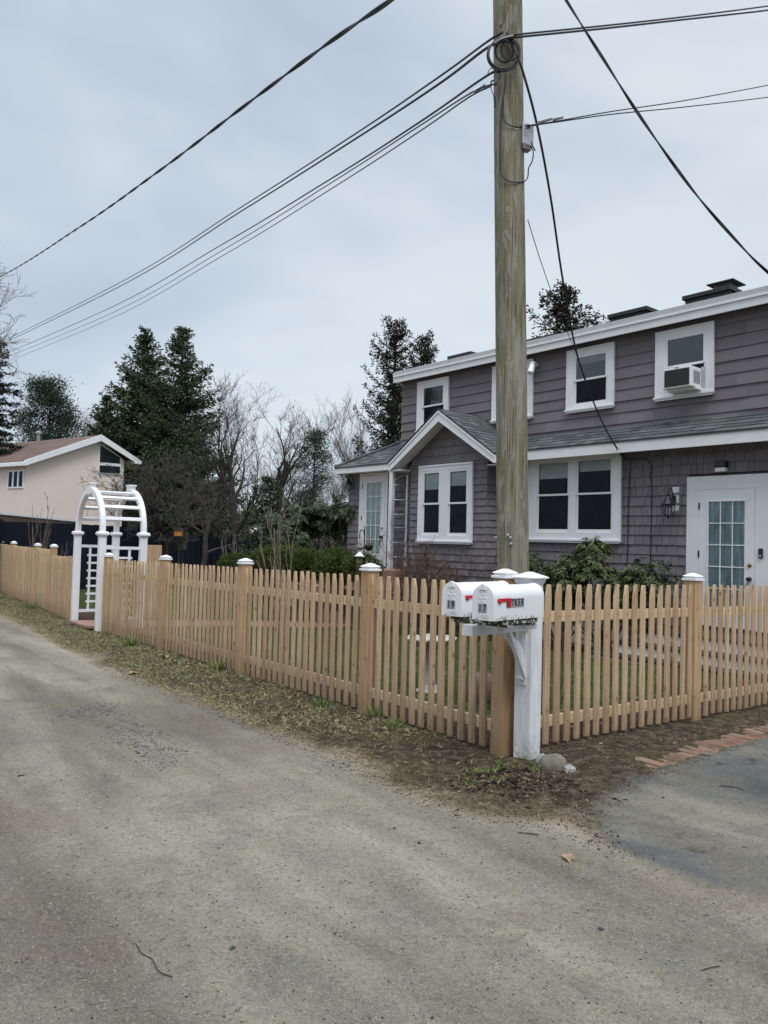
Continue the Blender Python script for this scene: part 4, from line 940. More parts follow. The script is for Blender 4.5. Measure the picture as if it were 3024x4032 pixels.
# hipped roof over the far porch: front face, end face
hz = 1.75; apx = (XL-hz, E0-hz, ZE+hz*SL)
mb = MB(); mb.add([(6.3, E0, ZE-.005), (XL, E0, ZE-.005), (XL-hz, E0-hz, ZE+hz*SL-.005), (6.3, E0-hz, ZE+hz*SL-.005), (XL, -6.7, ZE-.005), (XL-hz, -6.7, ZE+hz*SL-.005), (6.3, -6.7, ZE+hz*SL-.005), (6.3, -6.7, ZE-.02), (XL, -6.7, ZE-.02), (XL, E0, ZE-.02), (6.3, E0, ZE-.02)],
   [(0, 1, 2, 3), (1, 4, 5, 2), (3, 2, 5, 6), (7, 8, 9, 10), (0, 10, 9, 1), (1, 9, 8, 4)]); mb.build('hip_roof', M['roof'], house)
c0 = math.cos(aS)
roof_shingles('roof_shingles', 6.3, XL, hz/c0, MF, seed=12, lim=lambda s: (6.3, XL-s*c0))
ME = slopeM(XL, 0, ZE, (1, 0), aS)
roof_shingles('roof_shingles', -E0, 6.6, hz/c0, ME, seed=13, lim=lambda s: (-E0+s*c0, 6.6))
mb = MB()
for k in range(9):
    t0_, t1_ = k*hz/9, (k+1)*hz/9+.03; mb.tube([(XL-t0_, E0-t0_, ZE+t0_*SL+.018), (XL-t1_, E0-t1_, ZE+t1_*SL+.010)], [.05, .045], 6)
mb.build('hip_cap', M['roof'], house)
# fascias of the lower roofs
mb = MB(); mb.box(-4.5, 3.93, .34, .366, 3.065, 3.245); mb.build('lower_fascia', M['white'], house, bevel=.003)
mb = MB(); mb.box(-4.5, 3.93, .012, .338, 3.225, 3.24); mb.build('soffit', M['white'], house)
mb = MB(); mb.box(6.42, XL+.012, .34, .366, 3.105, 3.245); mb.box(XL-.012, XL+.014, -6.6, .339, 3.105, 3.245); mb.build('porch_fascia', M['white'], house, bevel=.003)
mb = MB(); mb.box(6.43, XL-.013, .014, .338, 3.12, 3.15); mb.build('soffit', M['white'], house)
# --- gable roof of the bay: apex x=5.30, eaves at 3.83 / 6.77
GX0, GZ0, GZ1, HWD, YF = 5.30, 3.17, 4.135, 1.47, .92
ga = math.atan2(GZ1-GZ0, HWD); gn = (math.sin(ga), math.cos(ga))
for sgn, nm in ((-1, 'gable_roof'), (1, 'gable_roof')):
    e = (GX0+sgn*HWD, GZ0); a_ = (GX0, GZ1)
    mb = MB(); th = .03; mb.prism([e, a_, (a_[0], a_[1]-th), (e[0], e[1]-th)], 1, -.23, YF+.035); mb.build(nm, M['roof'], house)
    Mg = slopeM(GX0+sgn*(HWD+.02), 0, GZ0-.008, (sgn, 0), ga)
    if sgn < 0:   # eave runs along local x = -y... limit so shingles stay in front of the upper wall / over the skirt
        roof_shingles('roof_shingles', -.25, YF+.05, math.hypot(HWD, GZ1-GZ0)+.02, Mg, seed=14)
    else: roof_shingles('roof_shingles', -(YF+.05), .25, math.hypot(HWD, GZ1-GZ0)+.02, Mg, seed=15)
    mb = MB(); o1 = .024
    mb.prism([(e[0]+sgn*.0, e[1]-th-.001), (a_[0], a_[1]-th-.001), (a_[0], a_[1]-th-.215), (e[0]-sgn*.02, e[1]-th-.155), (e[0], e[1]-th-.155)], 1, YF, YF+.026); mb.build('barge_board', M['white'], house, bevel=.003)
    mb = MB(); mb.prism([(e[0], e[1]-th-.001), (a_[0], a_[1]-th-.001), (a_[0], a_[1]-th-.045), (e[0], e[1]-th-.045)], 1, YF+.0265, YF+.042); mb.build('rake_trim', M['white'], house, bevel=.002)
    mb = MB(); mb.prism([(e[0]-sgn*.02, e[1]-th-.10), (a_[0], a_[1]-th-.12), (a_[0], a_[1]-th-.15), (e[0]-sgn*.02, e[1]-th-.13)], 1, .62, YF-.001); mb.build('soffit', M['white'], house)
mb = MB(); mb.box(3.83, 3.865, .20, YF-.001, 2.99, 3.14); mb.box(3.866, 4.29, .36, .62, 2.99, 3.01); mb.build('eave_return', M['white'], house)
mb = MB(); mb.box(6.735, 6.77, .367, YF-.001, 2.99, 3.14); mb.add([(6.43, .60, 3.0), (6.735, .60, 2.99), (6.735, YF-.01, 2.99), (6.43, YF-.02, 3.0), (6.43, .60, 3.02), (6.735, .60, 3.01), (6.735, YF-.01, 3.01), (6.43, YF-.02, 3.02)], [(0, 3, 2, 1), (4, 5, 6, 7), (0, 1, 5, 4), (1, 2, 6, 5), (2, 3, 7, 6), (3, 0, 4, 7)]); mb.build('eave_return', M['white'], house)
# --- windows
window(house, 1.79, 3.78, 1.60, 3.12, .012, [(2.83, 3.56), (1.95, 2.69)], 1.77, 3.06, 2.44, blinds=(.45, .3), label='wide double window right of the utility pole')
window(house, 4.62, 6.13, 1.52, 3.08, .612, [(5.50, 6.01), (4.74, 5.27)], 1.67, 2.96, 2.30, blinds=(.5, .42), label='pair of narrow windows in the gabled bay')
window(house, 6.15, 7.13, 3.95, 5.08, -.198, [(6.28, 6.97)], 4.05, 4.96, 4.51, blinds=(0,), sill=True, label='upper window above the porch roof')
window(house, 3.88, 4.90, 3.95, 5.08, -.198, [(4.03, 4.75)], 4.05, 4.96, 4.51, label='upper window mostly hidden by the utility pole')
window(house, 2.10, 3.09, 3.95, 5.08, -.198, [(2.23, 2.93)], 4.05, 4.96, 4.51, blinds=(.25,), label='upper window crossed by the service wires')
window(house, .32, 1.31, 3.95, 5.08, -.198, [(.45, 1.14)], 4.05, 4.96, 4.47, label='upper window holding the air conditioner')
# --- doors and their white surrounds
mb = MB(); mb.box(-2.3, .64, .0, .030, 2.44, 2.645); mb.box(.435, .64, .0, .030, .36, 2.44); mb.box(-2.3, -.415, .0, .030, .36, 2.44); mb.build('door_surround', M['white'], house, bevel=.003)
door(house, -.412, .432, .375, 2.437, .002, (-.27, .28, .62, 2.25), -.345, M['curtain'], 1.31)
mb = MB(); mb.box(7.86, 7.95, 0, .03, .95, 3.06); mb.box(8.785, 8.90, 0, .03, .95, 3.06); mb.box(7.86, 8.90, 0, .03, 3.06, 3.11); mb.build('door_surround', M['white'], house, bevel=.003)
door(house, 7.952, 8.783, .96, 3.055, .002, (8.08, 8.60, 1.22, 2.88), 8.015, M['curtainpale'], 1.82)
# doorbell, wall light, house number
mb = MB(); mb.box(-.535, -.475, .0305, .058, 1.42, 1.56); db = mb.build('doorbell', M['black'], house, bevel=.006)
mb = MB(); mb.lathe([(.018, 0), (.018, .004), (.01, .006)], sides=16, M=Matrix.Translation((-.505, .058, 1.45)) @ Matrix.Rotation(math.radians(-90), 4, 'X')); mb.build('button', M['galv'], db)
mb = MB(); mb.box(-.01, .17, .016, .11, 2.76, 2.86); wl = mb.build('porch_light', M['black'], house, bevel=.012)
mb = MB(); mb.box(0.0, .16, .02, .105, 2.695, 2.758); mb.build('lens', M['plastic_white'], wl, bevel=.01)
R180 = Matrix.Rotation(math.pi, 4, 'Z') @ R90X
put_text('19', .22, house, Matrix.Translation((7.53, .044, 2.38)) @ R180, M['letter'], 'house_number', xs=.8, bold=.004)
# --- entrance steps (right door) and porch steps (far door)
mb = MB(); 
mb.box(-2.4, .70, .032, 1.05, -.3, .27); mb.box(-2.4, 1.05, .032, 1.35, -.3, .08) if False else None
stp = thing('entrance_steps', 'white-fronted steps with dark treads below the right-hand door', 'steps', hw(0, .6, gz(*hw(0, .6)[:2])), HRZ)
for k, (xa, ya, za) in enumerate(((.75, .95, .30), (1.10, 1.25, .12), (1.35, 1.55, -.04))):
    b = stp.location.z; y_ = -.6+.035
    mb = MB(); mb.box(-2.4, xa, y_, y_+ya, -.35, za-b-.031); mb.build('riser', M['white'], stp)
    mb = MB(); mb.box(-2.42, xa+.03, y_, y_+ya+.03, za-b-.03, za-b+.01); mb.build('tread', M['darkbox'], stp, bevel=.005)
ps = thing('porch_steps', 'red brick steps and stoop below the far door numbered 19', 'steps', hw(8.1, .8, gz(*hw(8.1, .8)[:2])), HRZ)
for k in range(5):
    b = ps.location.z; mb = MB(); zt = .92-.20*k-b; mb.box(-1.45-.02*k, 1.2, -.77, .0+.32*k+.25, -.3 if k == 4 else zt-.20, zt); mb.build('step', M['paving'], ps, bevel=.006)
# porch corner post
mb = MB(); mb.box(7.35, 7.46, .25, .335, .90, 3.10); mb.build('porch_post', M['white'], house, bevel=.004)

# --- things fixed to or leaning on the house
def lantern(label, x, y, z, plate, s=1.0):
    r = thing('wall_lantern', label, 'wall lamp', hw(x, y, z), HRZ, group='black carriage lanterns on the house'); 
    if plate: mb = MB(); mb.box(-.095, .02, 0, .018, -.14, .26); mb.build('mounting_block', M['white'], r, bevel=.003)
    mb = MB(); mb.box(-.045, .015, .019, .036, -.02, .12); mb.tube(smooth_pts([(-.01, .03, .09), (-.01, .08, .20), (0, .13, .235), (0, .17, .20), (0, .165, .15)]), .009, 8); mb.build('bracket', M['black'], r, smooth=True)
    T = Matrix.Translation((0, .165, 0))
    mb = MB(); mb.tube(smooth_pts([(0, .165, .17), (.02, .165, .15), (0, .165, .13)]), .005, 6); mb.lathe([(.0, .135), (.035, .125), (.02, .11), (.03, .095), (.085, .01), (.105, -.02), (.098, -.032)], 0, .165, 8); mb.build('hood', M['black'], r)
    mb = MB(); prof = [(.092, -.033), (.098, -.06), (.078, -.14), (.05, -.205)]
    for k in range(6):
        a = 2*math.pi*(k+.5)/6; mb.tube([(q*math.cos(a), .165+q*math.sin(a), z_) for q, z_ in prof], .0065, 5)
    mb.lathe([(.052, -.205), (.052, -.215), (.02, -.228), (.008, -.245), (0.001, -.25)], 0, .165, 8); mb.lathe([(.099, -.034), (.099, -.040), (.09, -.040)], 0, .165, 12); mb.build('frame', M['black'], r)
    mb = MB(); mb.lathe([(q*.93, z_) for q, z_ in prof], 0, .165, 6); mb.build('glass', M['glass'], r)
    mb = MB()
    for dx in (-.025, .025): mb.tube([(dx, .165, -.19), (dx, .165, -.12)], .007, 6); mb.lathe([(.009, -.12), (.012, -.10), (.006, -.07), (.001, -.055)], dx, .165, 8)
    mb.build('bulb', M['plastic_white'], r, smooth=True); r.scale = (s, s, s); return r
lantern('black carriage lantern on a white block left of the right-hand door', .87, .0, 2.24, True, 1.0)
lantern('small black carriage lantern on the far left end wall of the house', 9.18, .0, 2.90, False, .85)
ac = thing('air_conditioner', 'window air conditioner with dark grille and white case sticking out of the upper right window', 'air conditioner', hw(.76, -.17, 4.05), HRZ)
mb = MB(); mb.box(-.235, .235, .0, .33, .0, .32); mb.build('case', M['plastic_white'], ac, bevel=.01)
mb = MB(); mb.box(-.21, .205, .3305, .338, .025, .29); 
for k in range(22): mb.box(-.20, .195, .338, .342, .035+.0115*k, .0395+.0115*k)
mb.build('grille', M['screen'], ac)
mb = MB()
for k in range(12):
    for j in range(4): mb.box(-.239, -.2355, .06+.05*j, .095+.05*j, .06+.017*k, .068+.017*k)
mb.build('side_louvres', M['screen'], ac)
mb = MB(); mb.box(-.34, -.236, .0, .02, .0, .34); mb.build('side_panel', M['dripgrey'], ac)
mb = MB(); mb.box(.236, .30, .0, .02, .0, .34); mb.build('side_panel', M['dripgrey'], ac)
mb = MB(); mb.box(-.04, .04, .20, .34, .321, .332); mb.box(-.26, .24, -.0, .20, -.03, -.001); mb.build('support_bracket', M['plastic_white'], ac)
fx = thing('wall_fitting', 'white cylindrical fitting fixed high on the wall just right of the utility pole', 'spotlight', hw(3.82, -.19, 4.86), HRZ)  # white cylinder on a bracket, purpose unknown
mb = MB(); mb.tube([(0, .10, .12), (-.03, .22, -.10)], [.055, .06], 16); mb.build('fitting_body', M['plastic_white'], fx, smooth=True); mb = MB(); mb.box(-.04, .04, 0, .11, .06, .13); mb.build('bracket', M['plastic_white'], fx, bevel=.004)
# ladder trellis
tr = thing('ladder_trellis', 'white ladder-shaped trellis with grey rungs beside the porch post', 'trellis', hw(7.30, .17, gz(*hw(7.3, .17)[:2])), HRZ)
b = tr.location.z; A_, B_ = (.085, .12), (-.13, -.13)
for (x, y), s_ in ((A_, .02), (B_, .028)): mb = MB(); mb.box(x-s_, x+s_, y-s_*.7, y+s_*.7, 0, 3.0-b); mb.build('upright', M['white'], tr, bevel=.003)
for z in (2.77, 2.44, 2.12, 1.83, 1.50, 1.18, .86, .55, .25): mb = MB(); mb.tube([(*A_, z-b), (*B_, z-b)], .014, 8); mb.build('rung', M['galv'], tr, smooth=True)
mb = MB(); mb.tube([(*A_, 2.86-b), (*B_, 3.04-b)], .014, 8); mb.build('brace', M['galv'], tr, smooth=True)
# cables running down the wall
for i, pts in enumerate((((1.62, .36, 3.05), (1.60, .30, 2.98), (1.63, .04, 2.96), (1.655, .028, 2.7), (1.66, .028, 2.2), (1.67, .028, 1.3), (1.66, .028, .4)), ((1.58, .36, 3.05), (1.55, .2, 2.97), (1.36, .05, 2.98), (1.26, .04, 2.88), (1.235, .04, 2.76), (1.27, .03, 2.70), (1.245, .028, 2.5), (1.245, .028, 1.8), (1.25, .028, .4)))):
    mb = MB(); mb.tube(smooth_pts([hw(*p) for p in pts]), .008, 6)
    tag(mb.build('wall_cable', M['cable'], None, smooth=True), ('black cable dropping straight down the shingles beside the double window', 'black cable looping right then down the shingles toward the lantern')[i], 'cable', 'cables on the house wall')

# ================================================================== BEIGE HOUSE, NAVY FENCE, FAR ROOFS
def c5(x, y): return x*.42194, 1650+y*.42194
BY = 40.0; BA = at(*c5(245, 430), BY); bd = np.array([.57, .8216]); bu = np.array([-.8216, .57]); bn = np.array([bd[1], -bd[0]])
BRZ = ang(bd); bg = float(gz(BA[0], BA[1]))
bh = thing('stucco_house', 'beige stucco house with low brown gable roof and white rake boards behind the navy fence', 'house', (BA[0], BA[1], bg), BRZ)
def onp(x, y, off=0):
    """crop-5 pixel on the gable wall -> (along, up) in the house frame; off = distance the plane stands toward the camera side"""
    d = ray(*c5(x, y)); n = bn; O_ = BA[:2] + n*off; t = (n@O_)/(n@d[:2]); P = CAM + d*t; return float((P[:2]-BA[:2])@bd), float(P[2]-bg)
c_pk, c_r, c_l = onp(940, 205), onp(1165, 385), onp(245, 430)
ZB = -.2; WR = onp(1158, 420)[0]
poly = [(0, ZB), (WR, ZB), (WR, onp(1158, 385)[1]), c_pk, (0, onp(245, 425)[1])]
LEN = 26
mb = MB(); mb.prism(poly, 1, 0, LEN); mb.build('wall', M['stucco'], bh)
pk, lo, ro = onp(945, 148, .35), onp(228, 388, .35), onp(1300, 385, .35)
thk = .10
mb = MB(); mb.prism([lo, pk, ro, (ro[0], ro[1]-thk), (pk[0], pk[1]-thk), (lo[0], lo[1]-thk)], 1, -.33, LEN+.3)
rf = mb.build('roof', M['roofbrown'], bh)
fw = abs(onp(945, 148, .35)[1]-onp(945, 205, .35)[1])
for a_, b_ in ((lo, pk), (ro, pk)):
    mb = MB(); mb.prism([(a_[0], a_[1]+.02), (b_[0], b_[1]+.02), (b_[0], b_[1]-fw), (a_[0], a_[1]-fw*.8)], 1, -.40, -.331); mb.build('rake_board', M['white'], bh)
mb = MB(); mb.box(lo[0]-.12, lo[0]+.02, -.45, LEN, lo[1]-.28, lo[1]-.06); mb.build('gutter', M['white'], bh, bevel=.03)
mb = MB(); mb.box(ro[0]-.35, ro[0]+.1, -.43, LEN, ro[1]-.22, ro[1]-.02); mb.build('gutter', M['white'], bh)
w0 = [onp(*p) for p in ((930, 245), (1113, 360), (1113, 508), (922, 500))]
cxw = sum(p[0] for p in w0)/4; czw = sum(p[1] for p in w0)/4
mb = MB(); mb.prism([(cxw+(p[0]-cxw)*1.10, czw+(p[1]-czw)*1.08) for p in w0], 1, -.06, -.001); wb = mb.build('window', M['white'], bh)
mb = MB(); mb.prism(w0, 1, -.085, -.061); mb.build('pane', M['glass'], wb)
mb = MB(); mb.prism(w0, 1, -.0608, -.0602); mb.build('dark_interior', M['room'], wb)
q0, q1 = onp(922, 418), onp(1113, 432); mb = MB(); mb.prism([(q0[0], q0[1]-.08), (q1[0], q1[1]-.08), (q1[0], q1[1]+.08), (q0[0], q0[1]+.08)], 1, -.11, -.086); mb.build('transom', M['white'], wb)
# window on the street wall (left of the corner)
def onq(x, y):
    d = ray(*c5(x, y)); n = -bd; t = (n@BA[:2])/(n@d[:2]); P = CAM + d*t; return float((P[:2]-BA[:2])@bu), float(P[2]-bg)
qa, qb = onq(75, 648), onq(228, 472); ya, yb = min(qa[0], qb[0]), max(qa[0], qb[0])
mb = MB(); mb.box(-.05, -.001, ya, yb, qa[1], qb[1]); wb = mb.build('window', M['white'], bh)
for k in range(3):
    mb = MB(); g_ = (yb-ya)/3; mb.box(-.056, -.0505, ya+g_*k+.07, ya+g_*(k+1)-.07, qa[1]+.08, qb[1]-.08); mb.build('pane', M['glass'], wb)
# flue on the ridge
P = onp(358, 212); mb = MB(); fy = 7.0
fl_ = at(*c5(358, 205), 46.5); lp = Matrix.Rotation(-BRZ, 4, 'Z') @ Vector((fl_[0]-BA[0], fl_[1]-BA[1], fl_[2]-bg))
mb.lathe([(.11, lp.z-1.2), (.11, lp.z+.42), (.2, lp.z+.44), (.2, lp.z+.54), (.08, lp.z+.60)], lp.x, lp.y, 14); mb.build('flue', M['galv'], bh, smooth=True)
# flat carport canopy between the house and the navy fence
cp = thing('carport_canopy', 'long low flat canopy with white edge and brown fascia in front of the beige house', 'carport', (*at(*c5(300, 960), 27)[:2], -.25), 0)
A1, B1 = at(*c5(-60, 884), 25.5), at(*c5(735, 962), 31.0)
o_ = np.array(cp.location); 
for nm, za, zb_, mt_, th_ in (('white_edge', 0.0, .06, 'white', .03), ('brown_fascia', -.62, -.003, 'roofbrown', .0)):
    mb = MB(); a3, b3 = A1-o_, B1-o_; nn_ = np.array([b3[1]-a3[1], -(b3[0]-a3[0])]); nn_ = nn_/np.linalg.norm(nn_)
    vs = []
    for p in (a3, b3):
        for dd in (th_, -3.0):
            for zz in (za, zb_): vs.append((p[0]+nn_[0]*dd, p[1]+nn_[1]*dd, p[2]+zz))
    mb.add(vs, [(0, 1, 3, 2), (4, 6, 7, 5), (0, 4, 5, 1), (2, 3, 7, 6), (1, 5, 7, 3), (0, 2, 6, 4)]); mb.build(nm, M[mt_], cp)
for k in range(4):
    p = (A1 + (B1-A1)*(k+.5)/4)-o_; mb = MB(); mb.box(p[0]-.06-nn_[0]*1.5, p[0]+.06-nn_[0]*1.5, p[1]-.06-nn_[1]*1.5, p[1]+.06-nn_[1]*1.5, 0, p[2]-.63); mb.build('support', M['black'], cp)
# navy board fence
nf = thing('board_fence', 'tall dark navy board fence running across the back of the yard', 'fence', (-9, 24, -.25))
tops = [(-60, 2046, 21.5), (0, 2052, 22.0), (300, 2062, 23.5), (640, 2082, 25.5), (700, 2105, 27.2), (1010, 2112, 30.5)]
TP = [at(*t_) for t_ in tops]
for (A1, B1) in zip(TP[:-1], TP[1:]):
    n_ = max(1, int(np.linalg.norm((B1-A1)[:2])/2.4+.5)); d_ = (B1-A1)/n_
    for k in range(n_):
        a3 = A1+d_*k; b3 = a3+d_; t_ = unit((b3-a3)[:2]); nn_ = np.array([t_[1], -t_[0]]); mb = MB(); nb = 16
        for j in range(nb):
            p, q = a3+(b3-a3)*j/nb, a3+(b3-a3)*(j+1.05)/nb; y_ = .026*(j % 2)
            vs = [(x_[0]-nf.location.x+nn_[0]*(y_+e_), x_[1]-nf.location.y+nn_[1]*(y_+e_), z_) for low in (1, 0) for x_, e_ in ((p, .012), (q, .012), (q, -.012), (p, -.012)) for z_ in (-.1 if low else x_[2]-nf.location.z-.006*(j % 3),)]
            mb.add(vs, [(0, 3, 2, 1), (4, 5, 6, 7), (0, 1, 5, 4), (1, 2, 6, 5), (2, 3, 7, 6), (3, 0, 4, 7)])
        mb.build('fence_panel', M['navy'], nf)
        mb = MB(); pz = a3[2]-nf.location.z+.06; mb.box(a3[0]-nf.location.x-.06, a3[0]-nf.location.x+.06, a3[1]-nf.location.y-.06, a3[1]-nf.location.y+.06, -.1, pz); mb.build('fence_post', M['navy'], nf)
def far_roof(label, pxs, Y, depth, wallmat, chim=None, sky=()):
    """pxs: ridge-left, ridge-right, eave-right, eave-left in full photo pixels"""
    RL, RR, ER, EL = [at(x, y, Y + (depth if i < 2 else 0)) for i, (x, y) in enumerate(pxs)]
    o_ = np.array([(EL[0]+ER[0])/2, Y, float(gz(0, 30))]); r = thing('distant_house', label, 'house', o_)
    mb = MB(); f_ = lambda p: tuple(p-o_); BL_, BR_ = EL+np.array([0, 2*depth, 0]), ER+np.array([0, 2*depth, 0])
    mb.add([f_(EL), f_(ER), f_(RR), f_(RL), f_(BR_), f_(BL_)], [(0, 1, 2, 3), (3, 2, 4, 5), (1, 4, 2), (0, 3, 5), (0, 5, 4, 1)]); rf_ = mb.build('roof', M['roofdark'], r)
    mb = MB(); ez = EL[2]-o_[2]-.02; mb.box(EL[0]-o_[0]+.3, ER[0]-o_[0]-.3, .3, 2*depth-.3, -.3, min(ez, ER[2]-o_[2]-.02)); mb.build('wall', wallmat, r)
    up = RL-EL; up = up/np.linalg.norm(up)
    for (u_, v_) in sky:
        c_ = EL + (ER-EL)*u_ + (RL-EL)*v_ - o_; mb = MB(); e_ = np.array([1., 0, 0]); n_ = np.cross(e_, up); n_ = -n_ if n_[2] < 0 else n_
        vs = [tuple(c_ + e_*a*.38 + up*b*.62 + n_*c__) for c__ in (.0, .12) for a, b in ((-1, -1), (1, -1), (1, 1), (-1, 1))]
        mb.add(vs, [(0, 3, 2, 1), (4, 5, 6, 7), (0, 1, 5, 4), (1, 2, 6, 5), (2, 3, 7, 6), (3, 0, 4, 7)]); mb.build('skylight', M['white'], rf_)
    if chim:
        x_, y0_, y1_ = chim; a3, b3 = at(x_, y0_, Y+depth*.4)-o_, at(x_, y1_, Y+depth*.4)-o_; mb = MB(); mb.box(a3[0]-.45, a3[0]+.45, a3[1]-.4, a3[1]+.4, b3[2]-1, a3[2]); mb.box(a3[0]-.52, a3[0]+.52, a3[1]-.47, a3[1]+.47, a3[2], a3[2]+.1); mb.build('chimney', M['paving'], rf_)
    return r
far_roof('far house with dark grey roof, two bright skylights and a brick chimney', ((885, 2052), (1010, 2058), (1060, 2125), (845, 2122)), 62, 5, M['siding'], chim=(966, 2045, 2090), sky=((.35, .5), (.62, .42)))
far_roof('small far house roof with white gable end seen beside the arbor', ((596, 2064), (676, 2066), (668, 2108), (560, 2105)), 55, 4, M['white'])

# ================================================================== VEGETATION
def rot_about(v, ax_, a):
    return v*math.cos(a) + np.cross(ax_, v)*math.sin(a) + ax_*np.dot(ax_, v)*(1-math.cos(a))
def branching(height_, r0, seed, depth=5, spread=.55, up=.25, first=.28, nmain=5, wig=.10, ratio=.68, twig=.006, lean=(0, 0), kids=(3, 5), forks=1):
    """returns list of sticks (p0, p1, r0, r1, level)"""
    R_ = np.random.default_rng(seed); out_ = []
    def grow(p, d, ln, r, lev):
        n = 5 if lev < 2 else (4 if lev < 4 else 3); p = p.copy(); d = d.copy(); pts = [(p.copy(), r)]
        for i in range(n):
            d = unit(d + R_.normal(0, wig*(1+.4*lev), 3) + np.array([0, 0, up*.25*(1 if lev else .3)])); p = p + d*ln/n
            rr_ = max(twig, r*(1-.62*(i+1)/n if lev else 1-.55*(i+1)/n)); pts.append((p.copy(), rr_))
        for (a, ra), (b, rb) in zip(pts[:-1], pts[1:]): out_.append((a, b, ra, rb, lev))
        if lev >= depth: return
        k = nmain if lev == 0 else R_.integers(*kids)
        for j in range(k):
            t = (first+(1-first)*(j+R_.random()*.7)/k) if lev == 0 else (.25+.75*(j+R_.random())/k)
            t = min(t, .999); s = t*n; i = int(s); f_ = s-i; pp = pts[i][0]*(1-f_)+pts[i+1][0]*f_; rr_ = pts[i][1]*(1-f_)+pts[i+1][1]*f_
            dd = unit(pts[i+1][0]-pts[i][0]); o = unit(np.cross(dd, R_.normal(0, 1, 3))); an = spread*R_.uniform(.6, 1.35)*(1.0 if lev else 1.1)
            nd = unit(rot_about(dd, o, an) + np.array([0, 0, up*.5])); l2 = ln*ratio*R_.uniform(.7, 1.15)*(1-.35*t if lev == 0 else 1)
            grow(pp, nd, l2, max(twig, rr_*.62), lev+1)
    d0 = unit(np.array([lean[0], lean[1], 1.])); grow(np.zeros(3), d0, height_*.62, r0, 0); return out_
def stick_mesh(name, st, lo, hi, mat, sides):
    s = [x for x in st if lo <= x[4] <= hi]
    V, F = segs(np.array([x[0] for x in s]), np.array([x[1] for x in s]), np.array([x[2] for x in s]), np.array([x[3] for x in s])*1.0, sides)
    me = np_mesh(name, V, F); me.materials.append(mat); me.polygons.foreach_set('use_smooth', [True]*len(me.polygons)); return me
def place(name, label, cat, x, y, group=None, rz=0, sc=1.0, parts=(), z=None):
    r = thing(name, label, cat, (x, y, float(gz(x, y)) if z is None else z), rz, group); r.scale = (sc, sc, sc) if not hasattr(sc, '__len__') else sc
    for nm, me in parts:
        o = bpy.data.objects.new(nm, me); C.objects.link(o); o.parent = r
    return r
BT = []
for i, kw in enumerate((dict(height_=13, r0=.26, seed=5, depth=5, spread=.50, up=.34, nmain=7, kids=(3, 5), twig=.0075),
                        dict(height_=13, r0=.30, seed=23, depth=5, spread=.55, up=.30, nmain=7, kids=(3, 5), wig=.075, twig=.0075),
                        dict(height_=13, r0=.20, seed=40, depth=5, spread=.36, up=.50, nmain=9, kids=(3, 5), wig=.07, twig=.0075, first=.2))):
    st = branching(**kw); hh = max(x[1][2] for x in st); print('tree', i, len(st), 'h', round(float(hh), 1))
    BT.append(([('trunk', stick_mesh('trunk', st, 0, 1, (M['bark'], M['barkdark'], M['barkpale'])[i], 9)), ('crown', stick_mesh('crown', st, 2, 9, (M['bark'], M['barkdark'], M['barkpale'])[i], 3))], hh))
GBT = 'bare trees beyond the yard'
def bare(kind, label, px, py_top, Y, rz, wide=1.0, group=GBT):
    parts, hh = BT[kind]; P = at(px, 2100, Y); T = at(px, py_top, Y); h = T[2]-float(gz(P[0], Y)); s = h/hh
    return place('bare_tree', label, 'tree', P[0], Y, group, rz, (s*wide, s*wide, s), parts)
bare(0, 'tall slender bare tree just right of the twin evergreens', 870, 1450, 52, 0.4)
bare(1, 'large dark bare tree with a leaning trunk between the evergreens and the pine', 930, 1530, 46, 1.9, 1.15)
bare(1, 'spreading rounded bare tree left of the small pine', 1075, 1510, 54, 3.9, 1.1)
bare(2, 'pale upright bare tree left of the dark cedar by the house', 1385, 1540, 62, 0.9, 1.1)
bare(2, 'pale bare tree low behind the porch roof, left of the taller pale tree', 1300, 1760, 60, 2.9, 1.2)
bare(0, 'bare tree behind the pine, right above the porch roof edge', 1250, 1870, 42, 2.2, 1.5)
bare(2, 'thin pale bare tree between the round pine and the twin evergreens', 300, 1590, 75, 4.4)
bare(0, 'low bare tree against the left flank of the twin evergreens', 345, 1610, 70, 1.4)
bare(2, 'bare tree peeping behind the round pine at its left', 75, 1660, 72, 2.6)
bare(0, 'bare tree low in the gap behind the far dark roof', 1010, 1760, 70, 5.2, 1.3)
bare(1, 'bare tree low in the gap right of the twin evergreens', 800, 1800, 66, 5.0, 1.3)
bare(0, 'faint bare tree behind the pine and the rhododendrons', 1160, 1790, 75, 1.0, 1.3)
# off-frame tree reaching in at the upper left
parts, hh = BT[0]
tw = branching(height_=4.6, r0=.05, seed=71, depth=5, spread=.6, up=.1, nmain=8, kids=(3, 5), wig=.12, twig=.004, first=.1)
lme = stick_mesh('crown', tw, 0, 9, M['barkpale'], 4)
tl = thing('bare_tree', 'pale bare tree off the left edge whose twigs reach into the upper left sky', 'tree', (-13.5, 18.5, float(gz(-13.5, 18.5))), 0, GBT)
mb = MB(); mb.tube([(0, 0, -.2), (.1, 0, 3), (-.1, .1, 6), (.1, 0, 9.5), (0, 0, 13)], [.24, .2, .16, .10, .03], 9); mb.build('trunk', M['barkpale'], tl, smooth=True)
for zz, a, b_, sc in ((5.8, 1.35, .0, 1.05), (6.9, 1.3, .5, .9), (9.4, 1.25, -.1, .62)):
    o = bpy.data.objects.new('branch', lme); C.objects.link(o); o.parent = tl; o.location = (0, 0, zz); o.rotation_euler = (0, a, b_); o.scale = (sc,)*3

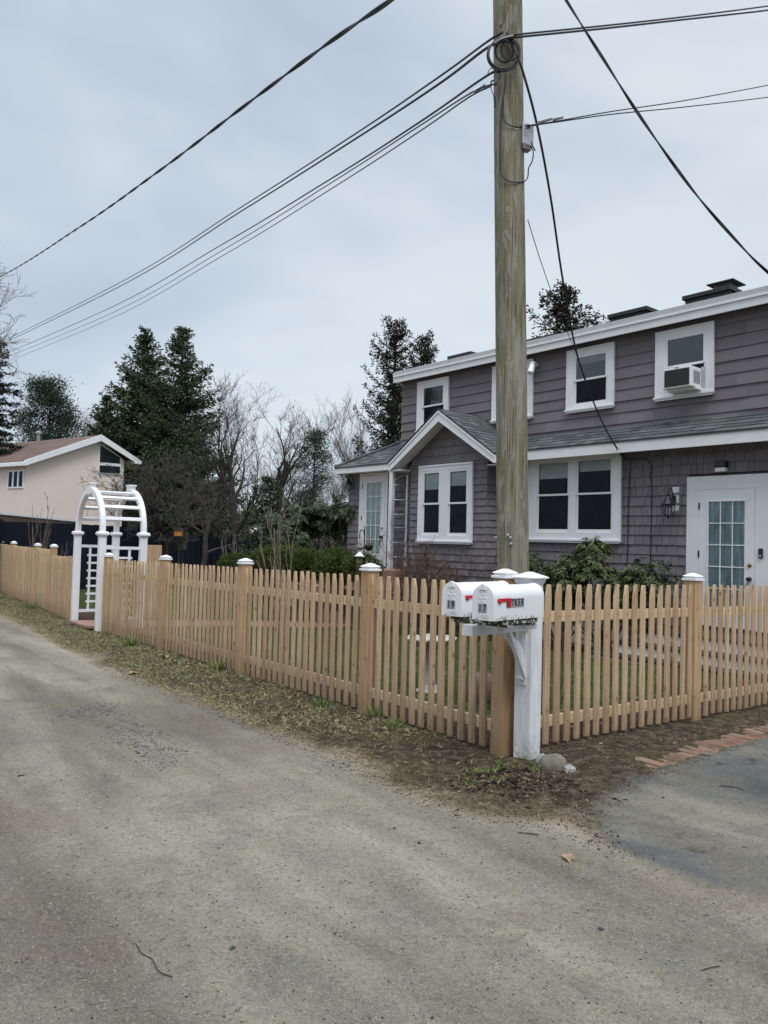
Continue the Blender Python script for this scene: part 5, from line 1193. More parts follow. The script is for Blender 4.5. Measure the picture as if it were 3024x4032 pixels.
# --- conifers
def conifer(h, rad, seed, per_m=2.6, nb=7, droop=.25, upturn=.15, leaf=(.20, .075), tuft=7, shape=.85, bare_to=.08, ragged=.25, side=.42, lean=0.0, step=.22):
    R_ = np.random.default_rng(seed); P, D, W, LN = [], [], [], []; st = [((0, 0, -.3), (0, 0, h*.5), h*.016+.05, h*.010+.02), ((0, 0, h*.5), (0, 0, h*.98), h*.010+.02, .015)]
    z = h*bare_to
    while z < h*.985:
        f = z/h; L0 = rad*((1-f)**shape)*(1.0 if f > .18 else .75+f*1.4)
        for k in range(nb):
            a = R_.uniform(0, 2*math.pi); ln = L0*R_.uniform(1-ragged*1.6, 1+ragged) + .12; dx, dy = math.cos(a), math.sin(a); zz = z + R_.uniform(-.2, .2)
            slope = R_.uniform(-.15, .15)+ (.45*f-.05); n = max(2, int(ln/step)); p0 = np.array([0, 0, zz])
            pts = []
            for i in range(n+1):
                t = i/n; pts.append(np.array([dx*ln*t, dy*ln*t, zz + ln*(slope*t - droop*t*t + upturn*t**3)]))
            pts = np.array(pts); st.append((pts[0], pts[n//2], .02+.012*ln, .012+.006*ln)); st.append((pts[n//2], pts[n], .010+.005*ln, .004))
            tx = np.array([-dy, dx, 0])
            for i in range(1, n+1):
                t = i/n; sl_ = side*ln*(.25+.75*math.sin(math.pi*min(1, t*1.05))**.8)*R_.uniform(.5, 1.1) if ln > .4 else .12
                bd_ = unit(pts[i]-pts[i-1])
                for s_ in (-1, 1):
                    m_ = max(1, int(sl_/.13)); base = pts[i] - bd_*R_.random()*step*.7
                    dir_ = unit(tx*s_ + bd_*R_.uniform(.5, 1.1) + np.array([0, 0, R_.uniform(-.35, .05)]))
                    for q in range(m_):
                        c = base + dir_*sl_*(q+R_.random())/m_
                        for _ in range(max(1, int(tuft/ (2 if m_ > 1 else 1)))):
                            P.append(c+R_.normal(0, .05, 3)); D.append(dir_*.8+bd_*.3+R_.normal(0, .5, 3)); LN.append(R_.uniform(.6, 1.3))
                for _ in range(2): P.append(pts[i]+R_.normal(0, .05, 3)); D.append(bd_+R_.normal(0, .5, 3)); LN.append(1.0)
        z += 1/per_m
    for _ in range(int(60*max(1, h/8))):
        f = R_.uniform(.90, 1.0); P.append(np.array([R_.normal(0, .05), R_.normal(0, .05), h*f])); D.append(np.array([R_.normal(0, .5), R_.normal(0, .5), .8])); LN.append(1.0)
    P = np.array(P); D = np.array(D); LN = np.array(LN); n = len(P)
    V, F = leaves(P, D, R_.normal(0, 1, (n, 3)), leaf[0]*LN, leaf[1]*np.ones(n), droop=.15)
    S0 = np.array([s[0] for s in st], float); S1 = np.array([s[1] for s in st], float)
    SV, SF = segs(S0, S1, np.array([s[2] for s in st]), np.array([s[3] for s in st]), 6)
    return (V, F), (SV, SF)
def conifer_parts(mat, bark, **k):
    (V, F), (SV, SF) = conifer(**k); a = np_mesh('crown', V, F); a.materials.append(mat); b = np_mesh('trunk', SV, SF); b.materials.append(bark); print('conifer', len(F)); return [('trunk', b), ('crown', a)]
def put_conifer(name, label, px, py_top, Y, parts, h, group=None, rz=0, wide=1.0):
    P = at(px, 2100, Y); T = at(px, py_top, Y); hh = T[2]-float(gz(P[0], Y)); s = hh/h; return place(name, label, 'tree', P[0], Y, group, rz, (s*wide, s*wide, s), parts)
hem = conifer_parts(M['hemlock'], M['barkdark'], h=14, rad=5.0, seed=2, per_m=4.2, nb=7, droop=.05, upturn=.22, leaf=(.22, .075), tuft=6, shape=.92, ragged=.26, side=.40, step=.26)
hem2 = conifer_parts(M['hemlock'], M['barkdark'], h=14, rad=4.6, seed=8, per_m=4.2, nb=7, droop=.05, upturn=.22, leaf=(.22, .075), tuft=6, shape=.90, ragged=.28, side=.40, step=.26)
put_conifer('hemlock_tree', 'left-hand and broader of the twin tall dark hemlocks behind the beige house', 543, 1300, 52, hem, 14, 'twin hemlocks', 0.3, 1.0)
put_conifer('hemlock_tree', 'right-hand of the twin tall dark hemlocks behind the beige house', 690, 1292, 50, hem2, 14, 'twin hemlocks', 2.0, 1.0)
put_conifer('hemlock_tree', 'low ragged hemlock filling the left flank of the twin hemlocks', 400, 1560, 51, hem2, 14, 'twin hemlocks', 4.0, .95)
ced = conifer_parts(M['cedar'], M['barkdark'], h=9.6, rad=1.55, seed=31, per_m=4.6, nb=6, droop=-.05, upturn=.35, leaf=(.12, .046), tuft=10, shape=.60, ragged=.55, side=.30, step=.16)
put_conifer('cedar_tree', 'tall ragged red cedar rising past the left end of the upper storey', 1538, 1265, 27, ced, 9.6, 'cedars behind the house', .5, 1.0)
put_conifer('cedar_tree', 'shorter cedar poking above the roof edge beside the taller ragged cedar', 1640, 1320, 28, ced, 9.6, 'cedars behind the house', 2.6, .95)
put_conifer('cedar_tree', 'brownish cedar top showing above the roof just right of the utility pole', 2215, 1125, 24, ced, 9.6, 'cedars behind the house', 4.4, 1.35)
spr = conifer_parts(M['spruce'], M['barkdark'], h=14, rad=3.2, seed=51, per_m=1.6, nb=7, droop=.50, upturn=.30, leaf=(.22, .08), tuft=6, shape=.8, ragged=.18, side=.25)
put_conifer('spruce_tree', 'dark drooping spruce cut by the left edge of the picture', -35, 1330, 44, spr, 14, None, 0, .95)
# yew-like evergreen at the middle distance
put_conifer('hemlock_tree', 'small dark hemlock left of the rhododendrons, behind the clipped hedge', 1060, 1890, 25, conifer_parts(M['hemlock'], M['barkdark'], h=4.2, rad=1.5, seed=77, per_m=7, nb=9, droop=.3, upturn=.1, leaf=(.12, .045), tuft=4, shape=.6, bare_to=.03), 4.2, None, 1, 1.05)
# white pines: open layered crowns on a bare trunk
def pine_parts(h, seed, lo=.35, rad=3.0, pads=34, leafn=230):
    R_ = np.random.default_rng(seed); P, D, st = [], [], [((0, 0, -.3), (0.05*h*.2, 0, h*.55), .24, .16), ((0.05*h*.2, 0, h*.55), (0, 0, h*.97), .16, .03)]
    for k in range(pads):
        f = lo + (1-lo)*((k+R_.random())/pads); a = R_.uniform(0, 2*math.pi); w_ = rad*(math.sin(math.pi*min(.97, .12+.86*(1-(f-lo)/(1-lo))))**.7); rr_ = w_*R_.uniform(.25, 1.0)
        c = np.array([math.cos(a)*rr_, math.sin(a)*rr_, h*f+.12*rr_]); st.append(((0, 0, h*f-.25*rr_), c, .05, .02)); m_ = leafn
        q = R_.normal(0, 1, (m_, 3))*np.array([rad*.26, rad*.26, rad*.085]); P.append(c+q); D.append(unit(q+np.array([0, 0, .25]))+R_.normal(0, .5, (m_, 3)))
        for j in range(5): st.append((tuple(c), tuple(c+R_.normal(0, 1, 3)*np.array([.6, .6, .2])), .018, .006))
    P = np.concatenate(P); D = np.concatenate(D); n = len(P); V, F = leaves(P, D, R_.normal(0, 1, (n, 3)), .26*R_.uniform(.6, 1.2, n), .07*np.ones(n), droop=.1)
    SV, SF = segs(np.array([s[0] for s in st], float), np.array([s[1] for s in st], float), np.array([s[2] for s in st]), np.array([s[3] for s in st]), 6)
    a = np_mesh('crown', V, F); a.materials.append(M['pine']); b = np_mesh('trunk', SV, SF); b.materials.append(M['barkdark']); return [('trunk', b), ('crown', a)]
p1 = pine_parts(11, 3, lo=.50, rad=2.6, pads=34, leafn=620)
put_conifer('pine_tree', 'round-topped white pine on a bare trunk behind the brown roof', 172, 1512, 58, p1, 11, 'white pines', 0, .62)
p2 = pine_parts(11, 9, lo=.34, rad=2.4, pads=38, leafn=330)
put_conifer('pine_tree', 'white pine with a small dense top right of the spreading bare trees', 1228, 1705, 48, p2, 11, 'white pines', 1, .62)

# --- broadleaf shrubs
def rosette_shrub(n, cx, cy, cz, rx, ry, rz_, seed, leaf=(.09, .03), per=8, mat='rhodo', stems=14, shell=.55, lob=7, droop=.35, stemr=.012):
    R_ = np.random.default_rng(seed)
    # lobed volume: union of several smaller blobs
    cs = [(R_.normal(0, .45, 3)*np.array([rx, ry, rz_*.8]), R_.uniform(.38, .6)) for _ in range(lob)]
    C_ = []
    while len(C_) < n:
        c, s = cs[R_.integers(len(cs))]; d = unit(R_.normal(0, 1, 3)); d[2] = abs(d[2])*1.0 if R_.random() < .8 else d[2]; q = c + d*np.array([rx, ry, rz_])*s*R_.uniform(shell, 1.08)
        if q[2] > -rz_*1.05: C_.append((q, unit(d*np.array([1, 1, .6])+np.array([0, 0, .45]))))
    P, D, W = [], [], []
    for q, d in C_:
        o = unit(np.cross(d, R_.normal(0, 1, 3))); o2 = np.cross(d, o); k = per
        for j in range(k):
            a = 2*math.pi*j/k+R_.uniform(-.3, .3); rdir = o*math.cos(a)+o2*math.sin(a); P.append(q+R_.normal(0, .006, 3)); D.append(unit(rdir+d*R_.uniform(.0, .7))); W.append(np.cross(rdir, d))
    P, D, W = np.array(P), np.array(D), np.array(W); m_ = len(P); V, F = leaves(P+np.array([cx, cy, cz]), D, W+R_.normal(0, .25, (m_, 3)), leaf[0]*R_.uniform(.7, 1.2, m_), leaf[1]*R_.uniform(.8, 1.2, m_), droop=droop)
    S0, S1, A, B = [], [], [], []
    for k in range(stems):
        q, d = C_[R_.integers(len(C_))]; b = np.array([R_.normal(0, .12)*rx, R_.normal(0, .12)*ry, 0]); e = q+np.array([cx, cy, cz]); mid = b*.3+e*.55+R_.normal(0, .06, 3); mid[2] = e[2]*.5
        S0 += [b, mid]; S1 += [mid, e]; A += [stemr*1.4, stemr]; B += [stemr, stemr*.35]
    for q, d in C_[::3]:
        e = q+np.array([cx, cy, cz]); S0.append(e-d*.16-np.array([0, 0, .03])); S1.append(e); A.append(stemr*.4); B.append(.0025)
    SV, SF = segs(np.array(S0), np.array(S1), np.array(A), np.array(B), 5)
    a = np_mesh('foliage', V, F); a.materials.append(M[mat]); b = np_mesh('stems', SV, SF); b.materials.append(M['bark']); return [('stems', b), ('foliage', a)]
def shrub(name, label, px, py, Y, group=None, rz=0, sc=1, **k):
    P = at(px, py, Y); return place(name, label, 'shrub', P[0], Y, group, rz, sc, rosette_shrub(**k))
GS = 'evergreen shrubs in the yard'
# andromeda bushes in front of the double window / door
x, y, _ = hw(1.42, 1.0); place('evergreen_shrub', 'dark leafy evergreen shrub between the double window and the right-hand lantern', 'shrub', x, y, GS, 0, 1, rosette_shrub(1150, 0, 0, 1.10, .78, .55, .70, 4, leaf=(.085, .028), mat='rhodo2', lob=9, stems=22))
x, y, _ = hw(2.95, 1.05); place('evergreen_shrub', 'open yellow-green evergreen shrub under the left part of the double window', 'shrub', x, y, GS, 0, 1, rosette_shrub(330, 0, 0, 1.12, .44, .38, .56, 15, leaf=(.085, .028), mat='rhodo2', lob=6, stems=20))
x, y, _ = hw(2.15, 1.15); place('evergreen_shrub', 'dense low middle clump of evergreen shrub between the two taller ones', 'shrub', x, y, GS, 0, 1, rosette_shrub(520, 0, 0, .85, .46, .4, .50, 65, leaf=(.08, .027), mat='rhodo2', lob=7, stems=16))
x, y, _ = hw(.95, 1.1); place('evergreen_shrub', 'lower right-hand clump of the evergreen shrub beside the lantern', 'shrub', x, y, GS, 0, 1, rosette_shrub(480, 0, 0, .80, .50, .4, .52, 25, leaf=(.08, .027), mat='rhodo2', lob=6, stems=16))
# rhododendron mass left of the porch
def sh(label, px, pyc, Y, n, rx, rz_, seed, mat='rhodo', leaf=(.12, .038), name='rhododendron', group='rhododendrons by the porch', **k):
    P = at(px, pyc, Y); g_ = float(gz(P[0], Y)); place(name, label, 'shrub', P[0], Y, group, 0, 1, rosette_shrub(n, 0, 0, P[2]-g_, rx, rx, rz_, seed, leaf=leaf, mat=mat, **k))
sh('large pale-edged rhododendron touching the left end of the house', 1320, 2045, 19.3, 1700, .74, .62, 33, lob=10, leaf=(.11, .036))
sh('darker rhododendron in the middle behind the clipped hedge', 1205, 2070, 19.8, 1400, .66, .58, 36, lob=9, leaf=(.11, .036))
sh('low rhododendron at the left of the clump beside the sapling', 1120, 2110, 18.5, 700, .45, .45, 39, lob=7, leaf=(.11, .036))
# clipped hedge of yew
def yew(label, px, pyc, Y, rx, rz_, n, seed):
    P = at(px, pyc, Y); g_ = float(gz(P[0], Y)); R_ = np.random.default_rng(seed); cz = P[2]-g_
    bl = [(R_.normal(0, .38, 3)*np.array([rx, rx*.7, rz_*.3]), R_.uniform(.5, .72)) for _ in range(8)]
    Q, D = [], []
    for c, s in bl:
        m_ = n//8; d = unit(R_.normal(0, 1, (m_, 3))); q = c + d*np.array([rx, rx*.8, rz_])*s*(R_.uniform(.72, 1.03, (m_, 1))+.05*np.sin(d[:, :1]*23)+.05*np.cos(d[:, 1:2]*19)); Q.append(q); D.append(d*.6+np.array([0, 0, .55])+R_.normal(0, .35, (m_, 3)))
    Q = np.concatenate(Q)+np.array([0, 0, cz]); D = np.concatenate(D); k = Q[:, 2] > .02; Q, D = Q[k], D[k]; m_ = len(Q)
    V, F = leaves(Q, D, R_.normal(0, 1, (m_, 3)), .048*R_.uniform(.6, 1.3, m_), .019*np.ones(m_)); a = np_mesh('foliage', V, F); a.materials.append(M['yew'])
    s0 = np.zeros((14, 3)); s1 = Q[R_.integers(0, m_, 14)]*.8; SV, SF = segs(s0, s1, np.full(14, .02), np.full(14, .005), 5); b = np_mesh('stems', SV, SF); b.materials.append(M['barkdark'])
    place('yew_bush', label, 'shrub', P[0], Y, 'clipped yew bushes', 0, 1, [('stems', b), ('foliage', a)])
yew('broad rounded yellow-green yew bush behind the second fence post from the sapling', 1062, 2232, 15.5, .62, .46, 34000, 1)
yew('rounded green yew bush in the middle of the row, behind the sapling', 1190, 2228, 15.6, .66, .46, 34000, 2)
yew('darker yew bush at the right of the row, beside the hook with hanging pots', 1330, 2238, 15.2, .62, .46, 34000, 3)
x_, y_, _ = hw(8.45, .95); place('potted_shrub', 'small dark leafy shrub at the foot of the porch door', 'shrub', x_, y_, None, 0, 1, rosette_shrub(120, 0, 0, 1.32, .2, .2, .22, 61, leaf=(.06, .02), mat='rhodo2', lob=3, stems=6, stemr=.006))
# --- leafless shrubs and saplings near the house
def bush(name, label, cat, x, y, h, seed, mat, n=9, r=.012, spread=.5, depth=3, leafmat_=None, leafn=0, group=None, sides=4, lean=.35, twig=.0022, kids=(2, 4)):
    R_ = np.random.default_rng(seed); st = []
    for k in range(n):
        s = branching(h*R_.uniform(.75, 1.05), r*R_.uniform(.6, 1.1), seed*31+k, depth=depth, spread=spread, up=.15, first=.2, nmain=4, wig=.12, twig=twig, lean=(R_.normal(0, lean), R_.normal(0, lean)), kids=kids)
        o = np.array([R_.normal(0, .07), R_.normal(0, .07), 0]); st += [(a+o, b+o, c, d, l) for a, b, c, d, l in s]
    me = stick_mesh('stems', st, 0, 9, mat, sides); parts = [('stems', me)]
    if leafn:
        tips = np.array([s[1] for s in st if s[4] >= depth-1]); t_ = tips[R_.integers(0, len(tips), leafn)]; V, F = leaves(t_, R_.normal(0, 1, (leafn, 3))+np.array([0, 0, .6]), R_.normal(0, 1, (leafn, 3)), .045*R_.uniform(.6, 1.3, leafn), .018*np.ones(leafn)); m_ = np_mesh('leaves', V, F); m_.materials.append(leafmat_); parts.append(('leaves', m_))
    return place(name, label, cat, x, y, group, 0, 1, parts)
x, y, _ = hw(4.75, 1.45); bush('bare_shrub', 'wide leafless rhododendron-like shrub with sparse leaf tips below the bay windows', 'shrub', x, y, 1.85, 5, M['twigred'], n=20, r=.022, spread=.6, depth=4, leafmat_=M['cedar'], leafn=520, lean=.5, kids=(2, 4), twig=.0036)
x, y, _ = hw(4.05, .75); bush('climbing_vine', 'thin reddish bare vine climbing the wall between the bay and the double window', 'vine', x, y, 2.0, 15, M['twigred'], n=3, r=.007, spread=.3, depth=3, leafmat_=M['dry'], leafn=14, lean=.08)
x, y, _ = hw(7.1, .25); bush('climbing_vine', 'dark bare vine trained up the white ladder trellis', 'vine', x, y, 3.1, 25, M['barkdark'], n=2, r=.014, spread=.3, depth=3, lean=.06)
for px, py, Y, h, sd, lb in ((1715, 2560, 8.6, .8, 41, 'thin bare stem in the bed just behind the front fence panel'), (1365, 2500, 8.8, .95, 43, 'thin bare twiggy stem behind the third fence post'), (1190, 2480, 9.5, .9, 47, 'thin bare twiggy stem in the bed behind the fence, left of the bird bath'), (2230, 2480, 7.6, 1.1, 53, 'thin bare bramble stem behind the pickets right of the mailbox post'), (2650, 2480, 9.2, .8, 57, 'small bare twig bush in front of the white entrance steps')):
    P = at(px, py, Y); bush('twiggy_plant', lb, 'plant', P[0], Y, h, sd, M['twigred'], n=3, r=.006, spread=.35, depth=2, lean=.12, group='bare stems behind the fence')
def sapling(label, px, py_top, Y, seed, n, mat, h_mul=1.0, r=.02, spread=.32, depth=3, group='young bare saplings', lean=.14, twig=.004):
    P = at(px, 2200, Y); T = at(px, py_top, Y); h = (T[2]-float(gz(P[0], Y))); R_ = np.random.default_rng(seed); st = []
    for k in range(n):
        s = branching(h*1.12*R_.uniform(.8, 1.0), r, seed*7+k, depth=depth, spread=spread, up=.55, first=.35, nmain=4, wig=.05, twig=twig, lean=(R_.normal(0, lean), R_.normal(0, lean)), kids=(1, 3), ratio=.5); st += s
    m_ = stick_mesh('trunk', st, 0, 0, mat, 7); c_ = stick_mesh('crown', st, 1, 9, mat, 4); hh = max(s[1][2] for s in st); sc = h/hh
    return place('sapling', label, 'tree', P[0], Y, group, 0, (1, 1, sc), [('trunk', m_), ('crown', c_)])
sapling('slender multi-stemmed young tree with pale bark in front of the yew bushes', 1125, 1915, 12.5, 3, 4, M['sapling'], r=.019, lean=.16)
sapling('small bare young tree standing in front of the navy fence, left of the arbor', 148, 1935, 19.5, 9, 3, M['barkapple'], r=.035, depth=4, lean=.16)
sapling('low twiggy young tree between the navy fence and the arbor', 232, 2120, 18.5, 12, 2, M['barkapple'], r=.02, depth=3)
sapling('thin bare sapling before the navy fence left of the hemlock', 905, 2080, 21, 19, 3, M['sapling'], r=.02, depth=4, lean=.25, spread=.5)
# tangled old fruit tree right of the beige house
for lb, px, py_top, Y, sd, wd, r0 in (('tangled old bare fruit tree with a crooked trunk right behind the arbor', 690, 1760, 25, 88, 1.2, .17), ('second tangled bare fruit tree overlapping the foot of the hemlocks', 800, 1770, 28, 93, 1.05, .14)):
    st = branching(4.6, r0, sd, depth=5, spread=.70, up=.16, first=.42, nmain=7, wig=.15, twig=.0055, kids=(3, 5), ratio=.70, lean=(-.15, 0)); st = [s for s in st if s[4] < 2 or min(s[0][2], s[1][2]) > 1.55]; hh = max(s[1][2] for s in st); P = at(px, 2200, Y); T = at(px, py_top, Y); s_ = (T[2]-float(gz(P[0], Y)))/hh
    place('fruit_tree', lb, 'tree', P[0], Y, 'old fruit trees', 0, (s_*wd, s_*wd, s_), [('trunk', stick_mesh('trunk', st, 0, 2, M['barkdark'], 8)), ('crown', stick_mesh('crown', st, 3, 9, M['bark'], 3))])
# distant wood: one mass of stems and brush
R_ = np.random.default_rng(5); n = 1300; X = R_.uniform(-75, 30, n); Y = R_.uniform(75, 115, n); H_ = R_.uniform(3.0, 7.5, n); S0 = np.stack([X, Y, np.full(n, -.5)], 1); S1 = S0+np.stack([R_.normal(0, .5, n), R_.normal(0, .5, n), H_], 1)
parts = [segs(S0, S1, R_.uniform(.05, .12, n), np.full(n, .03), 3)]
m_ = 8000; k = R_.integers(0, n, m_); t_ = R_.uniform(.2, 1, (m_, 1)); b0 = S0[k]*(1-t_)+S1[k]*t_; parts.append(segs(b0, b0+R_.normal(0, 1, (m_, 3))*np.array([.9, .9, .5])+np.array([0, 0, .9]), np.full(m_, .035), np.full(m_, .015), 3))
V, F = join(parts); me = np_mesh('woodland', V, F); tag(link('woodland', me, M['bark']), 'distant leafless woodland seen as one brown mass behind the yard', 'woodland', None, 'stuff')
R_ = np.random.default_rng(55); n = 420; X = R_.uniform(-45, 25, n); Y = R_.uniform(-34, -20, n); H_ = R_.uniform(7, 15, n); S0 = np.stack([X, Y, np.full(n, -.3)], 1); S1 = S0+np.stack([R_.normal(0, .8, n), R_.normal(0, .8, n), H_], 1)  # woodland out of view behind the camera, added for the panes to reflect
parts = [segs(S0, S1, R_.uniform(.08, .2, n), np.full(n, .04), 4)]; m_ = 9000; k = R_.integers(0, n, m_); t_ = R_.uniform(.15, 1, (m_, 1)); b0 = S0[k]*(1-t_)+S1[k]*t_; b1 = b0+R_.normal(0, 1, (m_, 3))*np.array([1.5, 1.5, .8])+np.array([0, 0, 1.2]); parts.append(segs(b0, b1, np.full(m_, .05), np.full(m_, .02), 3))
V, F = join(parts); me = np_mesh('woodland', V, F); tag(link('woodland', me, M['bark']), 'unseen leafless woodland added across the road for the house windows to reflect', 'woodland', None, 'stuff')
# low evergreen brush filling under the hemlocks
R_ = np.random.default_rng(6); n = 26000; X = R_.uniform(-34, 2, n); Y = R_.uniform(58, 66, n); Z = R_.random(n)**1.4*(2.2+1.2*np.sin(X*.9)+.8*np.sin(X*2.3+1)); V, F = leaves(np.stack([X, Y, Z-.3], 1), R_.normal(0, 1, (n, 3)), R_.normal(0, 1, (n, 3)), R_.uniform(.2, .5, n), np.full(n, .16)); me = np_mesh('undergrowth', V, F); tag(link('undergrowth', me, M['cedar']), 'dark low undergrowth at the foot of the far trees', 'undergrowth', None, 'stuff')

# ================================================================== GRASS, SPROUTS, LITTER (too many to count)
def scatter(n, x0, x1, y0, y1, keep, seed):
    R_ = np.random.default_rng(seed); X = R_.uniform(x0, x1, n); Y = R_.uniform(y0, y1, n); k = keep(X, Y, R_); return X[k], Y[k], R_
def blades(name, label, X, Y, R_, ln, wd, flat, mat):
    n = len(X); Z = ground_z(X, Y); a = R_.uniform(0, 2*math.pi, n); el = R_.normal(flat, .35, n).clip(.05, 1.5)
    D = np.stack([np.cos(a)*np.cos(el), np.sin(a)*np.cos(el), np.sin(el)], 1); L_ = ln*R_.uniform(.5, 1.4, n); V, F = leaves(np.stack([X, Y, Z-.004], 1), D, R_.normal(0, 1, (n, 3)), L_, wd*R_.uniform(.7, 1.3, n), droop=.25)
    me = np_mesh(name, V, F); return tag(link(name, me, mat), label, name.replace('_', ' '), None, 'stuff')
def kv(X, Y, R_):
    sr, sv, sy = sdf(ROAD, X, Y), sdf(DRIVE, X, Y), sdf(YARD, X, Y); d = np.minimum(dline(FENCE_L, X, Y), dline(FENCE_R, X, Y)); patch = vnoise(X, Y, 1.1, 9)*.6+vnoise(X, Y, 3.5, 10)*.4
    base = (sy > -.02) & (sr > .02) & (sv > .03); p = np.where(patch > .30, 1.0, .35); p = np.where((Y < 6.0) & (X > -.9), p*.16, p); p = np.where(X > .9, p*.08, p)
    dist = np.hypot(X, Y); return base & (R_.random(len(X)) < p) & (sr < 2.6)
X, Y, R_ = scatter(650000, -13, 3, 4, 24, kv, 1); near = Y < 30
blades('grass', 'patchy straw-coloured and green grass on the verge between road and fence', X, Y, R_, .060, .0058, .55, M['verge'])
def kl(X, Y, R_):
    sy = sdf(YARD, X, Y); d = np.minimum(dline(FENCE_L, X, Y), dline(FENCE_R, X, Y)); px_, py_ = X-HO[0], Y-HO[1]; lx, ly = px_*HU[0]+py_*HU[1], px_*HV[0]+py_*HV[1]
    return (sy < 0) & (d > .65+.35*vnoise(X, Y, 2, 3)) & ~((ly < 1.5) & (lx < 10)) & (ly < 30) & (vnoise(X, Y, 1.6, 12) > .25)
X, Y, R_ = scatter(230000, -9, 6, 5.8, 20, kl, 2)
blades('lawn_grass', 'thin green lawn grass inside the picket fence', X, Y, R_, .06, .006, .9, M['lawn'])
# wood chips / dead leaves in the beds
def km(X, Y, R_):
    sy = sdf(YARD, X, Y); d = np.minimum(dline(FENCE_L, X, Y), dline(FENCE_R, X, Y)); px_, py_ = X-HO[0], Y-HO[1]; lx, ly = px_*HU[0]+py_*HU[1], px_*HV[0]+py_*HV[1]
    return ((sy < 0) & (d < 1.0) & (R_.random(len(X)) < .8)) | ((sy < 0) & (ly > 0) & (ly < 1.6) & (lx < 7)) | ((sy > 0) & (d < .5) & (sdf(DRIVE, X, Y) > .15) & (sdf(ROAD, X, Y) > .25) & (R_.random(len(X)) < .30)) 
X, Y, R_ = scatter(140000, -7, 6.5, 4.3, 14, km, 3); blades('leaf_litter', 'dead leaves and wood chips in the beds along the fence', X, Y, R_, .035, .018, .12, M['dry'])
# debris near the road edge and on the bare soil by the post
def kd(X, Y, R_):
    sr, sv, sy = sdf(ROAD, X, Y), sdf(DRIVE, X, Y), sdf(YARD, X, Y); e = np.exp(-(sr/.45)**2); return (sy > 0) & (sv > -.05) & (R_.random(len(X)) < .10+.30*e)
X, Y, R_ = scatter(150000, -9, 2.6, 3.6, 17, kd, 4); blades('straw_litter', 'pale straw and pine needles strewn along the road edge', X, Y, R_, .036, .0026, .06, M['verge'])
def tuft_group(name, label, cat, spots, ln, wd, mat, per=26, group=None, flat=1.15):
    for i, (x, y, s) in enumerate(spots):
        R_ = np.random.default_rng(900+i+int(abs(x*100))); n = per; a = R_.uniform(0, 6.28, n); rr_ = R_.random(n)**.7*.05*s; el = R_.normal(flat, .28, n)
        D = np.stack([np.cos(a)*np.cos(el), np.sin(a)*np.cos(el), np.sin(el)], 1); V, F = leaves(np.stack([np.cos(a)*rr_, np.sin(a)*rr_, np.zeros(n)-.004], 1), D, R_.normal(0, 1, (n, 3)), ln*s*R_.uniform(.5, 1.2, n), np.full(n, wd*s), droop=.2); me = np_mesh(name, V, F)
        o = link(name, me, M[mat]); o.location = (x, y, float(ground_z(x, y)[0])); tag(o, label if isinstance(label, str) else label[i], cat, group)
def gp(px, py):
    d = ray(px, py); t = (.0033*.905+.0206*5.55-1.5)/(d[2]+.0033*d[0]+.0206*d[1]); P = CAM+d*t; return float(P[0]), float(P[1])
sp = []; R_ = np.random.default_rng(44)
for _ in range(80):
    u_, v_ = R_.uniform(0, 1), R_.normal(0, .12); px = 1830+ (2130-1830)*u_; py = 3075-50*u_ + 25*R_.normal(); sp.append((*gp(px, py), R_.uniform(.5, 1.0)))
P_, D_, W_ = [], [], []
for x, y, s in sp:
    z = float(ground_z(x, y)[0])
    for _ in range(7):
        a = R_.uniform(0, 6.28); P_.append((x+R_.normal(0, .008), y+R_.normal(0, .008), z-.003)); D_.append((math.cos(a)*.5, math.sin(a)*.5, 1.0)); 
n = len(P_); V, F = leaves(np.array(P_), np.array(D_), R_.normal(0, 1, (n, 3)), .042*R_.uniform(.5, 1.2, n), .011*np.ones(n), droop=.2); me = np_mesh('sprouts', V, F)
tag(link('sprouts', me, M['sprout']), 'fresh green sprouts in the dark soil in front of the mailbox post', 'sprouts', None, 'stuff')
tuft_group('grass_tuft', ['tall green grass tuft at the foot of the third fence post', 'bright green leafy tuft by the fence, between its second and third posts from the arbor', 'green tuft at the fence foot left of the second capped post', 'small grass tuft before the fence left of the mailbox', 'green grass clump at the fence foot, right of the arbor post', 'low green clump beside the curving fence beyond the arbor'], 'grass tuft',
           [(*gp(1480, 2830), 1.3), (*gp(1270, 2790), 1.0), (*gp(860, 2640), 1.5), (*gp(1545, 2870), .9), (*gp(515, 2545), 1.6), (*gp(120, 2400), 1.8)], .13, .008, 'sprout', per=60, group='green tufts along the fence')

# ================================================================== STONES, BRICKS, GARDEN THINGS
def rock(name, label, x, y, dims, seed, mat, cat='stone', group=None, sub=3, rough=.12, z=None, parent=None):
    import bmesh
    bm = bmesh.new(); bmesh.ops.create_icosphere(bm, subdivisions=sub, radius=1); r = np.random.default_rng(seed); ph = r.uniform(0, 6, 6); sgn = r.uniform(1.2, 3.2, 6)
    for v in bm.verts:
        c = v.co; k = 1 + rough*(math.sin(c.x*sgn[0]+ph[0])+math.sin(c.y*sgn[1]*1.3+ph[1])+math.sin(c.z*sgn[2]*1.7+ph[2])+.5*math.sin(c.x*6+c.y*5+ph[3]))*.6 + r.normal(0, .008)
        v.co = Vector((c.x*dims[0]*k, c.y*dims[1]*k, max(-dims[2]*.6, c.z*dims[2]*k)))
    me = bpy.data.meshes.new(name); bm.to_mesh(me); bm.free(); me.materials.append(mat); me.polygons.foreach_set('use_smooth', [sub > 2]*len(me.polygons))
    o = bpy.data.objects.new(name, me); C.objects.link(o)
    if parent: o.parent = parent
    o.location = (x, y, (float(ground_z(x, y)[0]) if z is None else z)); o.rotation_euler = (0, 0, r.uniform(0, 6))
    if label: tag(o, label, cat, group)
    return o
